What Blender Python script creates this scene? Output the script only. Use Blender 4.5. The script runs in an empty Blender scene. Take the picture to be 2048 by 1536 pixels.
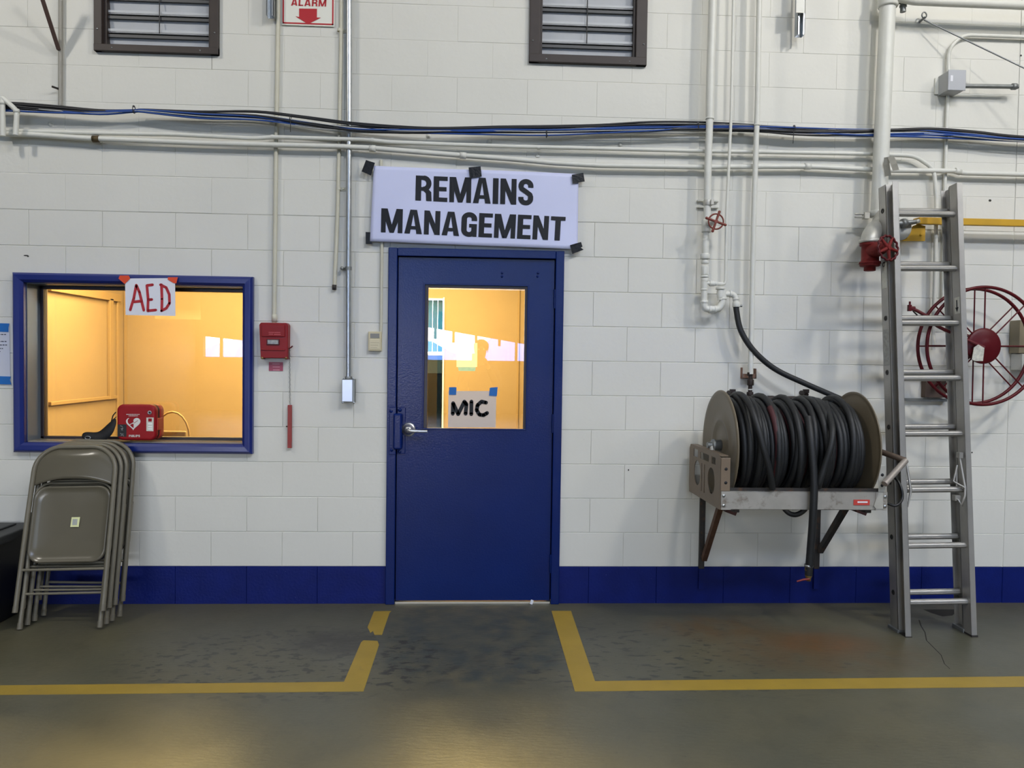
import bpy, bmesh, math, random
from mathutils import Vector, Matrix
PI = math.pi
rnd = random.Random(7)
sc = bpy.context.scene
COL = sc.collection

# ------------------------------------------------------------------ camera
FPX = 1538.0
CAM = Vector((0.9032, -4.5013, 1.4382))
_pit, _yaw, _rol = -0.0309, 0.0487, 0.0140
FWD = Vector((math.sin(_yaw)*math.cos(_pit), math.cos(_yaw)*math.cos(_pit), math.sin(_pit)))
_r = Vector((math.cos(_yaw), -math.sin(_yaw), 0)); _u = _r.cross(FWD)
RGT = _r*math.cos(_rol) + _u*math.sin(_rol)
UPV = -_r*math.sin(_rol) + _u*math.cos(_rol)
cd = bpy.data.cameras.new('camera'); cam = bpy.data.objects.new('camera', cd); COL.objects.link(cam)
cd.sensor_width = 36; cd.lens = FPX/2048*36; cd.clip_start = 0.05; cd.clip_end = 900
M = Matrix((RGT, UPV, -FWD)).transposed().to_4x4(); M.translation = CAM
cam.matrix_world = M
sc.camera = cam

# ------------------------------------------------------------------ world, lamps, exposure
sc.view_settings.view_transform = 'Standard'; sc.view_settings.look = 'None'
sc.view_settings.gamma = 1; sc.view_settings.exposure = 0.0
sc.cycles.use_denoising = True
sc.cycles.max_bounces = 8; sc.cycles.transparent_max_bounces = 12
sc.cycles.caustics_reflective = False; sc.cycles.caustics_refractive = False
sc.cycles.sample_clamp_indirect = 6.0
w = bpy.data.worlds.new('daylight'); sc.world = w; w.use_nodes = True
nt = w.node_tree; nt.nodes.clear()
out = nt.nodes.new('ShaderNodeOutputWorld'); bg = nt.nodes.new('ShaderNodeBackground')
tc = nt.nodes.new('ShaderNodeTexCoord'); sx = nt.nodes.new('ShaderNodeSeparateXYZ'); rp = nt.nodes.new('ShaderNodeValToRGB')
nt.links.new(tc.outputs['Generated'], sx.inputs[0]); nt.links.new(sx.outputs['Z'], rp.inputs[0])
rp.color_ramp.elements[0].position = 0.0; rp.color_ramp.elements[0].color = (1.0, 1.0, 1.0, 1)
rp.color_ramp.elements[1].position = 0.7; rp.color_ramp.elements[1].color = (0.45, 0.62, 1.0, 1)
nt.links.new(rp.outputs[0], bg.inputs[0]); bg.inputs[1].default_value = 20.0
nt.links.new(bg.outputs[0], out.inputs[0])

def lamp(name, loc, energy, size, color, aim=None, kind='DISK', sy=None, portal=False):
    l = bpy.data.lights.new(name, 'AREA'); l.shape = kind; l.size = size; l.energy = energy; l.color = color
    if sy: l.size_y = sy
    o = bpy.data.objects.new(name, l); COL.objects.link(o); o.location = loc
    d = Vector(aim or (loc[0], loc[1], 0)) - Vector(loc)
    o.rotation_euler = d.to_track_quat('-Z', 'Y').to_euler()
    if portal: l.cycles.is_portal = True
    return o
HALL_Z = 7.0
BAYS = [(-2.8, -3.0, 4.9, 200), (2.8, -5.2, 5.5, 270), (7.2, -4.2, 5.0, 190), (4.7, -3.5, 5.4, 285)]
lamp('added_clerestory_portal', (0.5, -15.85, 4.25), 1, 11.0, (1, 1, 1), aim=(0.5, 0, 4.25), kind='RECTANGLE', sy=1.9, portal=True)  # serves the clerestory added to light the upper door
for i, (x, y, z, e) in enumerate(BAYS):
    l = bpy.data.lights.new('high_bay_light', 'POINT'); l.energy = e; l.color = (1.0, 0.945, 0.855); l.shadow_soft_size = 0.17
    o = bpy.data.objects.new('high_bay_light', l); COL.objects.link(o); o.location = (x, y, z)
# daylight: roof opening added for cool fill, hangar door behind the camera
lamp('added_roof_portal', (4.5, -7.6, HALL_Z-0.02), 1, 8.0, (1, 1, 1), kind='RECTANGLE', sy=1.0, portal=True)
lamp('hangar_door_portal', (-0.6, -15.9, 2.2), 1, 11.4, (1, 1, 1), aim=(-0.6, 0, 2.2), kind='RECTANGLE', sy=1.7, portal=True)
# the office's warm ceiling lamp, and a second added to brighten its left
lamp('office_door_portal', (0.32, 3.4, 1.15), 1, .8, (1, 1, 1), aim=(0.32, 0, 1.15), kind='RECTANGLE', sy=1.9, portal=True)
for ox, oy, oe in ((0.45, 1.65, 350), (-1.45, 1.75, 265)): lamp('office_light', (ox, oy, 2.60), oe, 1.3, (1.0, 0.68, 0.23), kind='RECTANGLE', sy=0.7)

# ------------------------------------------------------------------ pixel -> place helpers (2048x1536 frame)
def ray(px, py):
    return FWD + RGT*((px-1024)/FPX) + UPV*((768-py)/FPX)
def W(px, py, d=0.0):
    """point on the plane d metres in front of the block wall"""
    v = ray(px, py); return CAM + v*((-d-CAM.y)/v.y)
def F(px, py, z=0.0):
    v = ray(px, py); return CAM + v*((z-CAM.z)/v.z)

# ------------------------------------------------------------------ materials
def lin(c):
    if isinstance(c, str): c = [int(c[i:i+2], 16)/255 for i in (0, 2, 4)]
    return tuple((v/12.92 if v <= 0.04045 else ((v+0.055)/1.055)**2.4) for v in c) + (1,)
MATS = {}
def mat(name, color, rough=0.5, metal=0.0, var=0.0, vscale=6.0, bump=0.0, bscale=60.0, spec=0.5, dirt=None, dscale=8.0, dlo=0.55, dhi=0.7, coat=0.0, emit=None, es=0):
    if name in MATS: return MATS[name]
    m = bpy.data.materials.new(name); m.use_nodes = True; t = m.node_tree; b = t.nodes['Principled BSDF']
    c = lin(color)
    b.inputs['Base Color'].default_value = c; b.inputs['Roughness'].default_value = rough; b.inputs['Metallic'].default_value = metal
    b.inputs['Specular IOR Level'].default_value = spec; b.inputs['Coat Weight'].default_value = coat
    g = t.nodes.new('ShaderNodeNewGeometry')
    src = None
    if var:
        n = t.nodes.new('ShaderNodeTexNoise'); n.inputs['Scale'].default_value = vscale; n.inputs['Detail'].default_value = 5
        t.links.new(g.outputs['Position'], n.inputs['Vector'])
        r = t.nodes.new('ShaderNodeValToRGB'); r.color_ramp.elements[0].position = 0.3; r.color_ramp.elements[1].position = 0.7
        r.color_ramp.elements[0].color = tuple(v*(1-var) for v in c[:3])+(1,); r.color_ramp.elements[1].color = tuple(min(1, v*(1+var)) for v in c[:3])+(1,)
        t.links.new(n.outputs['Fac'], r.inputs[0]); src = r.outputs[0]
    if dirt:
        n = t.nodes.new('ShaderNodeTexNoise'); n.inputs['Scale'].default_value = dscale; n.inputs['Detail'].default_value = 8; n.inputs['Roughness'].default_value = 0.65
        t.links.new(g.outputs['Position'], n.inputs['Vector'])
        r = t.nodes.new('ShaderNodeValToRGB'); r.color_ramp.elements[0].position = dlo; r.color_ramp.elements[1].position = dhi
        t.links.new(n.outputs['Fac'], r.inputs[0])
        mx = t.nodes.new('ShaderNodeMixRGB'); t.links.new(r.outputs[0], mx.inputs[0])
        if src: t.links.new(src, mx.inputs[1])
        else: mx.inputs[1].default_value = c
        mx.inputs[2].default_value = lin(dirt); src = mx.outputs[0]
    if src: t.links.new(src, b.inputs['Base Color'])
    if bump:
        n = t.nodes.new('ShaderNodeTexNoise'); n.inputs['Scale'].default_value = bscale; n.inputs['Detail'].default_value = 4
        t.links.new(g.outputs['Position'], n.inputs['Vector'])
        bp = t.nodes.new('ShaderNodeBump'); bp.inputs['Strength'].default_value = bump; bp.inputs['Distance'].default_value = 0.004
        t.links.new(n.outputs['Fac'], bp.inputs['Height']); t.links.new(bp.outputs[0], b.inputs['Normal'])
    if emit:
        b.inputs['Emission Color'].default_value = lin(emit); b.inputs['Emission Strength'].default_value = es
    MATS[name] = m; return m
WALLP = mat('painted_block', 'D9D8D0', 0.55, var=0.03, vscale=1.6, bump=0.25, bscale=28, dirt='B3B2AB', dscale=26, dlo=0.70, dhi=0.78)
BLUEB = mat('blue_block_paint', '0C1C62', 0.5, spec=0.2, var=0.12, vscale=10, bump=0.4, bscale=70, dirt='5A66A0', dscale=45, dlo=0.66, dhi=0.74)
DOORB = mat('blue_door_paint', '08205E', 0.21, var=0.08, vscale=3, bump=0.22, bscale=110, spec=0.27)
WINB = mat('blue_window_paint', '14266F', 0.3, var=0.05, vscale=5, bump=0.1, bscale=50, spec=0.6)
PIPEP = mat('painted_pipe', 'D8D8D0', 0.4, var=0.03, vscale=20, bump=0.1, bscale=90)
PIPET = mat('tan_painted_pipe', 'C9C6B4', 0.45, var=0.05, vscale=9)
GALV = mat('galvanised_steel', 'B9BEC2', 0.33, 0.9, var=0.1, vscale=25)
GALVD = mat('dull_galvanised', '8A8D8C', 0.5, 0.7, var=0.12, vscale=20)
ALU = mat('ladder_aluminium', 'ADABA6', 0.44, 0.62, var=0.07, vscale=12, bump=0.08, bscale=80)
CHROME = mat('satin_chrome', 'DADBDD', 0.36, 0.9)
BROWN = mat('brown_painted_steel', '332A26', 0.5, var=0.1, spec=.4, vscale=15)
BLADE = mat('pale_louver', 'BDC0C4', 0.55, 0.0, var=0.04, vscale=8)
DARK = mat('dark_void', '1E1F22', 0.7)
BLACKP = mat('black_plastic', '121314', 0.42)
RUB = mat('black_rubber_hose', '1A1C1E', 0.55, var=0.15, vscale=30, bump=0.15, bscale=150)
RUBR = mat('dull_red_hose', '421A1E', 0.6, var=0.1, vscale=25)
RED = mat('dark_red_enamel', '561118', 0.4, spec=.25, var=0.08, vscale=14)
REDV = mat('worn_red_cast_iron', '6E1F1D', 0.6, spec=.25, var=0.12, vscale=40, bump=0.3, bscale=60)
REDD = mat('rusty_dark_red', '5A2A22', 0.6, 0.2, var=0.15, vscale=60)
ALRED = mat('alarm_red', '860D10', 0.4, spec=.25, var=0.04, vscale=10)
WHITE = mat('white_paper', 'E4E5EC', 0.6)
BANNER = mat('banner_vinyl', 'CDD2F2', 0.45, var=0.015, vscale=4)
INK = mat('black_ink', '15161B', 0.5, spec=.3)
REDINK = mat('red_marker', 'B3222E', 0.6)
TAPEK = mat('black_tape', '0C0C0E', 0.35, bump=0.8, bscale=60, spec=.3)
TAPEO = mat('orange_tape', 'DE4A1E', 0.5)
TAPEB = mat('blue_tape', '1467B4', 0.55)
YEL = mat('yellow_steel', 'C79A22', 0.45, var=0.06, vscale=10)
RUST = mat('rusted_steel', '5F4434', 0.7, 0.3, var=0.25, vscale=30)
DSTEEL = mat('dark_steel', '3B3836', 0.6, 0.4, var=0.2, vscale=20, dirt='5C4433', dscale=18, dlo=0.55, dhi=0.7)
REELT = mat('taupe_reel_enamel', '6E6452', 0.42, var=0.07, vscale=7, bump=0.08)
CHAIRM = mat('taupe_chair_enamel', '625D4F', 0.24, var=0.03, vscale=9, spec=0.6)
CHAIRF = mat('taupe_chair_tube', '6F6A5B', 0.36, var=0.04, vscale=14)
RAILM = mat('stained_galvanised_rail', 'B8B4AC', 0.4, 0.45, var=0.1, vscale=10, dirt='7C6F60', dscale=14, dlo=0.55, dhi=0.72)
FITT = mat('black_iron_fitting', '2E2522', 0.55, 0.3, var=0.1, vscale=40)
BEIGE = mat('beige_plastic', 'C9BE9C', 0.5)
GREYB = mat('grey_box_enamel', 'A7A9AB', 0.45, var=0.04)
SILVER = mat('silver_painted_iron', 'BDBBB2', 0.45, 0.35, var=0.12, vscale=14)
BLUEC = mat('blue_cable', '1C4690', 0.5)
GREYC = mat('grey_cable', 'A9ABAB', 0.5)
BLKC = mat('black_cable', '17181C', 0.45)
WHC = mat('white_cable', 'CFCFCC', 0.5)
OFFW = mat('office_wall_paint', '84725F', 0.6, var=0.02)
OFFT = mat('office_trim_paint', '857056', 0.5)
SKIN = mat('skin', 'B98568', 0.5); CLOTH = mat('dark_jacket_cloth', '2A2E38', 0.8); TROU = mat('dark_trouser_cloth', '23252B', 0.8); HAIRM = mat('dark_hair', '241C18', 0.6)
BRASS = mat('brass', '8E7A4A', 0.4, 0.7, var=0.1, vscale=60)
STICK = mat('sticker_paper', 'DDE0A8', 0.5); BARC = mat('sticker_print', '8C90B0', 0.5)
ORANGR = mat('bag_red_fabric', '94151C', 0.45, spec=.25, var=0.05, vscale=18); ORANGS = mat('bag_side_fabric', 'B2372A', 0.4)
SIGNW = mat('sign_face', 'E6E6DC', 0.35); SIGNR = mat('sign_red', 'B3222A', 0.4)
PINK = mat('faded_red_label', 'A8485E', 0.5); PINKT = mat('faded_label_print', 'CF8C96', 0.5)
LAB = mat('pale_label', 'D0D0C4', 0.5, var=0.06, vscale=80)
HILL = mat('distant_hill', '6E9CE6', 0.9); 

def glass_mat():
    m = bpy.data.materials.new('window_glass'); m.use_nodes = True; t = m.node_tree; t.nodes.clear()
    o = t.nodes.new('ShaderNodeOutputMaterial'); tr = t.nodes.new('ShaderNodeBsdfTransparent'); gl = t.nodes.new('ShaderNodeBsdfGlossy')
    fr = t.nodes.new('ShaderNodeFresnel'); fr.inputs[0].default_value = 1.52; mx = t.nodes.new('ShaderNodeMixShader')
    mul = t.nodes.new('ShaderNodeMath'); mul.operation = 'MULTIPLY'; mul.inputs[1].default_value = 1.9
    tr.inputs[0].default_value = (0.93, 0.95, 0.94, 1); gl.inputs['Roughness'].default_value = 0.0
    t.links.new(fr.outputs[0], mul.inputs[0]); t.links.new(mul.outputs[0], mx.inputs[0])
    t.links.new(tr.outputs[0], mx.inputs[1]); t.links.new(gl.outputs[0], mx.inputs[2]); t.links.new(mx.outputs[0], o.inputs[0])
    return m
GLASS = glass_mat()

def paper_mat(name, col, tl):
    m = bpy.data.materials.new(name); m.use_nodes = True; t = m.node_tree; b = t.nodes['Principled BSDF']; o = t.nodes['Material Output']
    b.inputs['Base Color'].default_value = lin(col); b.inputs['Roughness'].default_value = .6
    a = t.nodes.new('ShaderNodeBsdfTranslucent'); a.inputs[0].default_value = lin(col); mx = t.nodes.new('ShaderNodeMixShader'); mx.inputs[0].default_value = tl
    t.links.new(b.outputs[0], mx.inputs[1]); t.links.new(a.outputs[0], mx.inputs[2]); t.links.new(mx.outputs[0], o.inputs[0]); MATS[name] = m; return m
def floor_mat():
    m = bpy.data.materials.new('sealed_concrete'); m.use_nodes = True; t = m.node_tree; b = t.nodes['Principled BSDF']
    g = t.nodes.new('ShaderNodeNewGeometry'); pos = g.outputs['Position']
    def noise(scale, detail=6, rough=0.6, vec=None, stretch=None):
        n = t.nodes.new('ShaderNodeTexNoise'); n.inputs['Scale'].default_value = scale; n.inputs['Detail'].default_value = detail; n.inputs['Roughness'].default_value = rough
        if stretch:
            mp = t.nodes.new('ShaderNodeMapping'); mp.inputs['Scale'].default_value = stretch; mp.inputs['Rotation'].default_value = (0, 0, 0.3)
            t.links.new(pos, mp.inputs[0]); t.links.new(mp.outputs[0], n.inputs['Vector'])
        else: t.links.new(pos, n.inputs['Vector'])
        return n.outputs['Fac']
    def ramp(src, lo, hi, c0=(0, 0, 0, 1), c1=(1, 1, 1, 1)):
        r = t.nodes.new('ShaderNodeValToRGB'); r.color_ramp.elements[0].position = lo; r.color_ramp.elements[1].position = hi
        r.color_ramp.elements[0].color = c0; r.color_ramp.elements[1].color = c1; t.links.new(src, r.inputs[0]); return r.outputs[0]
    def mix(fac, a, c):
        x = t.nodes.new('ShaderNodeMixRGB'); t.links.new(fac, x.inputs[0])
        if isinstance(a, tuple): x.inputs[1].default_value = a
        else: t.links.new(a, x.inputs[1])
        if isinstance(c, tuple): x.inputs[2].default_value = c
        else: t.links.new(c, x.inputs[2])
        return x.outputs[0]
    def mathn(op, a, bb):
        x = t.nodes.new('ShaderNodeMath'); x.operation = op; x.use_clamp = True
        for i, v in enumerate((a, bb)):
            if isinstance(v, (int, float)): x.inputs[i].default_value = v
            else: t.links.new(v, x.inputs[i])
        return x.outputs[0]
    def blob(cx, cy, rx, ry, hard=0.6, n0=0.38, n1=0.62):      # 1 inside a soft ellipse with a ragged edge
        mp = t.nodes.new('ShaderNodeMapping'); mp.inputs['Location'].default_value = (-cx/rx, -cy/ry, 0); mp.inputs['Scale'].default_value = (1/rx, 1/ry, 0)
        t.links.new(pos, mp.inputs[0]); gr = t.nodes.new('ShaderNodeTexGradient'); gr.gradient_type = 'SPHERICAL'; t.links.new(mp.outputs[0], gr.inputs[0])
        return mathn('MULTIPLY', ramp(gr.outputs['Fac'], 0.0, hard), ramp(noise(9, 8), n0, n1))
    base = ramp(noise(1.3, 7), 0.3, 0.7, lin('58543F'), lin('645F49'))
    base = mix(ramp(noise(5, 8, 0.7), 0.50, 0.72), base, lin('504C3A'))
    # bluish grey walkway coat, with the dark door's reflection painted in
    base = mix(blob(0.93, -0.55, 0.60, 0.72, 0.25), base, lin('3A403C'))
    base = mix(mathn('MULTIPLY', ramp(noise(0.8, 3), 0.42, 0.6), 0.5), base, lin('4B4E46'))
    # dark oil spots left of the door, under the cable
    p = F(600, 1320)
    base = mix(mathn('MULTIPLY', blob(p.x, p.y, 0.95, 0.50, 0.3, .2, .45), ramp(noise(15, 5, 0.55, stretch=(1, 1.6, 1)), 0.545, 0.59)), base, lin('35332C'))
    p = F(670, 1285); base = mix(mathn('MULTIPLY', blob(p.x, p.y, 0.26, 0.20, 0.4, .3, .5), 0.85), base, lin('3B3931'))
    # scuffs and spots on the right
    p = F(1350, 1310); base = mix(mathn('MULTIPLY', blob(p.x, p.y, 1.2, 0.55, 0.3, .2, .4), ramp(noise(13, 5, 0.5, stretch=(1, 2.0, 1)), 0.57, 0.62)), base, lin('3A3932'))
    # rust stains
    p = F(1635, 1287); base = mix(mathn('MULTIPLY', blob(p.x, p.y, 0.34, 0.19, 0.6, .22, .42), 1.0), base, lin('704A1E'))
    p = F(1640, 1300); base = mix(mathn('MULTIPLY', blob(p.x, p.y, 0.65, 0.40, 0.5, .3, .55), 0.75), base, lin('5E4C30'))
    p = F(1430, 1255); base = mix(mathn('MULTIPLY', blob(p.x, p.y, 0.45, 0.25, 0.6, .3, .6), 0.8), base, lin('5F4B2C'))
    base = mix(mathn('MULTIPLY', ramp(noise(40, 3, 0.5), 0.70, 0.74), 0.6), base, lin('3A3932'))
    t.links.new(base, b.inputs['Base Color'])
    t.links.new(ramp(noise(2.2, 7), 0.3, 0.7, (0.34,)*3+(1,), (0.47,)*3+(1,)), b.inputs['Roughness'])
    b.inputs['Specular IOR Level'].default_value = 0.6
    bp = t.nodes.new('ShaderNodeBump'); bp.inputs['Strength'].default_value = 0.35; bp.inputs['Distance'].default_value = 0.004
    t.links.new(noise(22, 6, 0.6, stretch=(1, 3.0, 1)), bp.inputs['Height']); t.links.new(bp.outputs[0], b.inputs['Normal'])
    return m
FLOORM = floor_mat()
PAINTY = mat('yellow_floor_paint', '9F8430', 0.5, var=0.07, vscale=6, bump=0.2, bscale=40, dirt='857440', dscale=11, dlo=0.62, dhi=0.75)

# ------------------------------------------------------------------ mesh building
class MB:
    def __init__(s): s.v = []; s.f = []; s.sm = []; s.smooth = False
    def add(s, verts, faces):
        o = len(s.v); s.v += [tuple(p) for p in verts]; s.f += [tuple(i+o for i in f) for f in faces]; s.sm += [s.smooth]*len(faces); s.smooth = False; return s
    def box(s, lo, hi, m=None):
        x0, y0, z0 = lo; x1, y1, z1 = hi
        vs = [Vector(p) for p in ((x0,y0,z0),(x1,y0,z0),(x1,y1,z0),(x0,y1,z0),(x0,y0,z1),(x1,y0,z1),(x1,y1,z1),(x0,y1,z1))]
        if m is not None: vs = [m @ p for p in vs]
        return s.add(vs, [(0,3,2,1),(4,5,6,7),(0,1,5,4),(1,2,6,5),(2,3,7,6),(3,0,4,7)])
    def cbox(s, c, size, rot=None):
        m = Matrix.Translation(Vector(c)) @ (rot.to_4x4() if rot is not None else Matrix.Identity(4))
        h = [v/2 for v in size]; return s.box([-v for v in h], h, m)
    def tube(s, pts, r, n=10, closed=False, caps=True):
        pts = [Vector(p) for p in pts]; N = len(pts); rs = r if isinstance(r, (list, tuple)) else [r]*N
        T = []
        for i in range(N):
            a = pts[(i-1) % N] if (closed or i) else pts[0]; b = pts[(i+1) % N] if (closed or i < N-1) else pts[-1]
            t = (b-a); T.append(t.normalized() if t.length > 1e-9 else Vector((0, 0, 1)))
        up = Vector((0, 0, 1)) if abs(T[0].z) < 0.9 else Vector((0, 1, 0))
        nx = T[0].cross(up).normalized(); vs = []; 
        for i in range(N):
            nx = (nx - T[i]*nx.dot(T[i])).normalized(); ny = T[i].cross(nx)
            for k in range(n):
                a = 2*PI*k/n; vs.append(pts[i] + (nx*math.cos(a) + ny*math.sin(a))*rs[i])
        fs = []
        for i in range(N if closed else N-1):
            j = (i+1) % N
            for k in range(n): fs.append((i*n+k, i*n+(k+1) % n, j*n+(k+1) % n, j*n+k))
        s.smooth = True; s.add(vs, fs)
        if caps and not closed:
            s.add([vs[k] for k in range(n)], [tuple(range(n-1, -1, -1))]); s.add([vs[(N-1)*n+k] for k in range(n)], [tuple(range(n))])
        return s
    def cyl(s, a, b, r, n=20, r2=None):
        return s.tube([a, b], [r, r if r2 is None else r2], n)
    def lathe(s, o, axis, prof, n=28):        # prof: list of (t along axis, radius)
        o = Vector(o); ax = Vector(axis).normalized(); up = Vector((0, 0, 1)) if abs(ax.z) < 0.9 else Vector((1, 0, 0))
        nx = ax.cross(up).normalized(); ny = ax.cross(nx); vs = []; fs = []
        for t_, r_ in prof:
            for k in range(n): a = 2*PI*k/n; vs.append(o + ax*t_ + (nx*math.cos(a)+ny*math.sin(a))*max(r_, 1e-4))
        for i in range(len(prof)-1):
            for k in range(n): fs.append((i*n+k, (i+1)*n+k, (i+1)*n+(k+1) % n, i*n+(k+1) % n))
        s.smooth = True; return s.add(vs, fs)
    def prism(s, poly, depth, m=None):       # poly in XZ, extruded along +Y by depth
        n = len(poly); vs = [Vector((x, 0, z)) for x, z in poly] + [Vector((x, depth, z)) for x, z in poly]
        if m is not None: vs = [m @ p for p in vs]
        fs = [tuple(range(n)), tuple(range(2*n-1, n-1, -1))] + [(i, i+n, (i+1) % n+n, (i+1) % n) for i in range(n)]
        return s.add(vs, fs)
    def slab(s, pts, nrm, th):               # polygon of 3D points given a thickness along nrm
        pts = [Vector(p) for p in pts]; n = len(pts); k = Vector(nrm)*th
        return s.add([*pts, *[p+k for p in pts]], [tuple(range(n)), tuple(range(2*n-1, n-1, -1))] + [(i, i+n, (i+1) % n+n, (i+1) % n) for i in range(n)])
    def build(s, name, m, parent=None, bevel=0, seg=2, origin=None, sub=0):
        me = bpy.data.meshes.new(name); 
        o0 = Vector(origin) if origin is not None else Vector((0, 0, 0))
        if parent is not None and origin is None: o0 = Vector(parent.get('_o', (0, 0, 0)))
        me.from_pydata([tuple(Vector(p)-o0) for p in s.v], [], s.f); me.materials.append(m)
        me.polygons.foreach_set('use_smooth', s.sm)
        bm = bmesh.new(); bm.from_mesh(me); bmesh.ops.recalc_face_normals(bm, faces=bm.faces); bm.to_mesh(me); bm.free()
        o = bpy.data.objects.new(name, me); COL.objects.link(o)
        if parent is not None:
            o.parent = parent
        else: o.location = o0; 
        o['_o'] = tuple(o0) 
        if bevel:
            b = o.modifiers.new('bevel', 'BEVEL'); b.width = bevel; b.segments = seg; b.limit_method = 'ANGLE'; b.angle_limit = 0.7
        if sub:
            b = o.modifiers.new('sub', 'SUBSURF'); b.levels = sub; b.render_levels = sub
        return o
def thing(name, loc, label, cat, group=None):
    o = bpy.data.objects.new(name, None); COL.objects.link(o); o.location = loc; o.empty_display_size = 0.05; o['_o'] = tuple(loc)
    return tag(o, label, cat, group)
def tag(o, label, cat, group=None, kind=None):
    o['label'] = label; o['category'] = cat
    if group: o['group'] = group
    if kind: o['kind'] = kind
    return o
def struct(o): o['kind'] = 'structure'; return o
def arc(c, a0, a1, r, n=12, plane='xz', ry=None):
    ry = r if ry is None else ry; res = []
    for i in range(n+1):
        a = a0 + (a1-a0)*i/n; x, y = math.cos(a)*r, math.sin(a)*ry
        res.append(Vector(c) + (Vector((x, 0, y)) if plane == 'xz' else Vector((0, x, y)) if plane == 'yz' else Vector((x, y, 0))))
    return res
def smooth_path(P, k=6):                      # Catmull-Rom
    P = [Vector(p) for p in P]; res = []
    for i in range(len(P)-1):
        p0 = P[max(i-1, 0)]; p1 = P[i]; p2 = P[i+1]; p3 = P[min(i+2, len(P)-1)]
        for j in range(k):
            t = j/k; res.append(0.5*((2*p1)+(p2-p0)*t+(2*p0-5*p1+4*p2-p3)*t*t+(3*p1-p0-3*p2+p3)*t**3))
    res.append(P[-1]); return res
def bend_path(P, r, k=6):                     # straight runs with rounded corners
    P = [Vector(p) for p in P]; res = [P[0]]
    for i in range(1, len(P)-1):
        a = (P[i-1]-P[i]); b = (P[i+1]-P[i]); ra = min(r, a.length*0.45, b.length*0.45); a.normalize(); b.normalize()
        s, e = P[i]+a*ra, P[i]+b*ra
        for j in range(k+1):
            t = j/k; res.append(s*(1-t)**2 + P[i]*2*t*(1-t) + e*t*t)
    res.append(P[-1]); return res
def wp(pts, d=0.0): return [W(p[0], p[1], p[2] if len(p) > 2 else d) for p in pts]

# ------------------------------------------------------------------ setting: block wall
K = 0.2032; Z0 = 0.0165
TOPZ = HALL_Z; XL, XR = -6.5, 10.5
DOOR = (0.402, 0.0, 1.413, 2.078)
WIN = (-1.640, 0.935, -0.425, 1.838)
VENT1 = (W(205, 0).x, W(205, 92).z, W(424, 0).x, W(424, 92).z+0.78)
VENT2 = (W(1078, 0).x, W(1078, 112).z, W(1274, 0).x, W(1274, 112).z+0.70)
HOLES = [DOOR, WIN, VENT1, VENT2]
def cut(rects, h):
    res = []
    for (a, b, c, d) in rects:
        x0, z0, x1, z1 = h
        if c <= x0 or a >= x1 or d <= z0 or b >= z1: res.append((a, b, c, d)); continue
        if a < x0: res.append((a, b, x0, d))
        if c > x1: res.append((x1, b, c, d))
        m0, m1 = max(a, x0), min(c, x1)
        if b < z0: res.append((m0, b, m1, z0))
        if d > z1: res.append((m0, z1, m1, d))
    return res
wb = MB(); bb = MB()
CJX = W(2026, 500).x
nrow = int((TOPZ-Z0)/K)+1
for n in range(nrow):
    z0, z1 = Z0+n*K, min(Z0+(n+1)*K, TOPZ)
    if n == 0: z0 = 0.0
    js = [XL]
    x = -40*K + (K if n % 2 else 0)
    while x < 0.62:
        if x > XL+0.1: js.append(x)
        x += 2*K
    x = 1.5942 - 4*K + (K if n % 2 else 0) - (0 if n % 2 else 0)
    while x < js[-1]+0.25: x += 2*K
    while x < XR-0.1: js.append(x); x += 2*K
    js.append(XR); js = sorted([j for j in js if abs(j-CJX) > 0.12] + [CJX-0.004, CJX+0.004])
    for a, b in zip(js[:-1], js[1:]):
        if b-a < 0.05: continue
        iz, ix = 0.0032, (0.0020 if n < 11 else 0.0013)
        dy = rnd.uniform(-0.0006, 0.0006)
        for (p, q, r, s_) in [(a, z0, b, z1)] if not any(True for h in HOLES if not (b <= h[0] or a >= h[2] or z1 <= h[1] or z0 >= h[3])) else [t for t in __import__('functools').reduce(cut, HOLES, [(a, z0, b, z1)])]:
            l = ix if p == a else 0; rr = ix if r == b else 0; lo = iz if (q == z0 and n) else 0; hi = iz if s_ == z1 else 0
            yj = 0.004 if n < 11 else 0.0018
            tgt = bb if n == 0 else wb
            tgt.add([(p, yj, q), (r, yj, q), (r, yj, s_), (p, yj, s_), (p+l, dy, q+lo), (r-rr, dy, q+lo), (r-rr, dy, s_-hi), (p+l, dy, s_-hi)],
                    [(4,5,6,7), (0,1,5,4), (1,2,6,5), (2,3,7,6), (3,0,4,7)])
slabs = [(XL, 0, XR, TOPZ)]
for h in HOLES: slabs = cut(slabs, h)
ZB = Z0+K
for (a, b, c, d) in slabs:
    if b < ZB: bb.box((a, 0.004, b), (c, 0.2, min(d, ZB)))
    if d > ZB: wb.box((a, 0.004, max(b, ZB)), (c, 0.2, d))
wall = struct(wb.build('wall_back', WALLP))
struct(bb.build('baseboard_back', BLUEB))
# floor, other walls of the hall, roof with an opening added for fill light
fl = MB().box((XL, -16, -0.12), (XR, 0.2, 0.0)).box((-3.2, 0.2, -0.12), (3.2, 3.2, 0.0)); struct(fl.build('floor', FLOORM))
HALLW = mat('hall_wall_paint', '5E6062', 0.8); ROOFM = mat('roof_underside', '8E9294', 0.8)
struct(MB().box((XL-0.2, -16, 0), (XL, 0.2, TOPZ)).build('wall_left', HALLW))
struct(MB().box((XR, -16, 0), (XR+0.2, 0.2, TOPZ)).build('wall_right', HALLW))
ce = MB()
for r_ in cut([(XL, -16, XR, 0.2)], (0.5, -8.1, 8.5, -7.1)): ce.box((r_[0], r_[1], TOPZ), (r_[2], r_[3], TOPZ+0.15))
struct(ce.build('ceiling', ROOFM))
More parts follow.
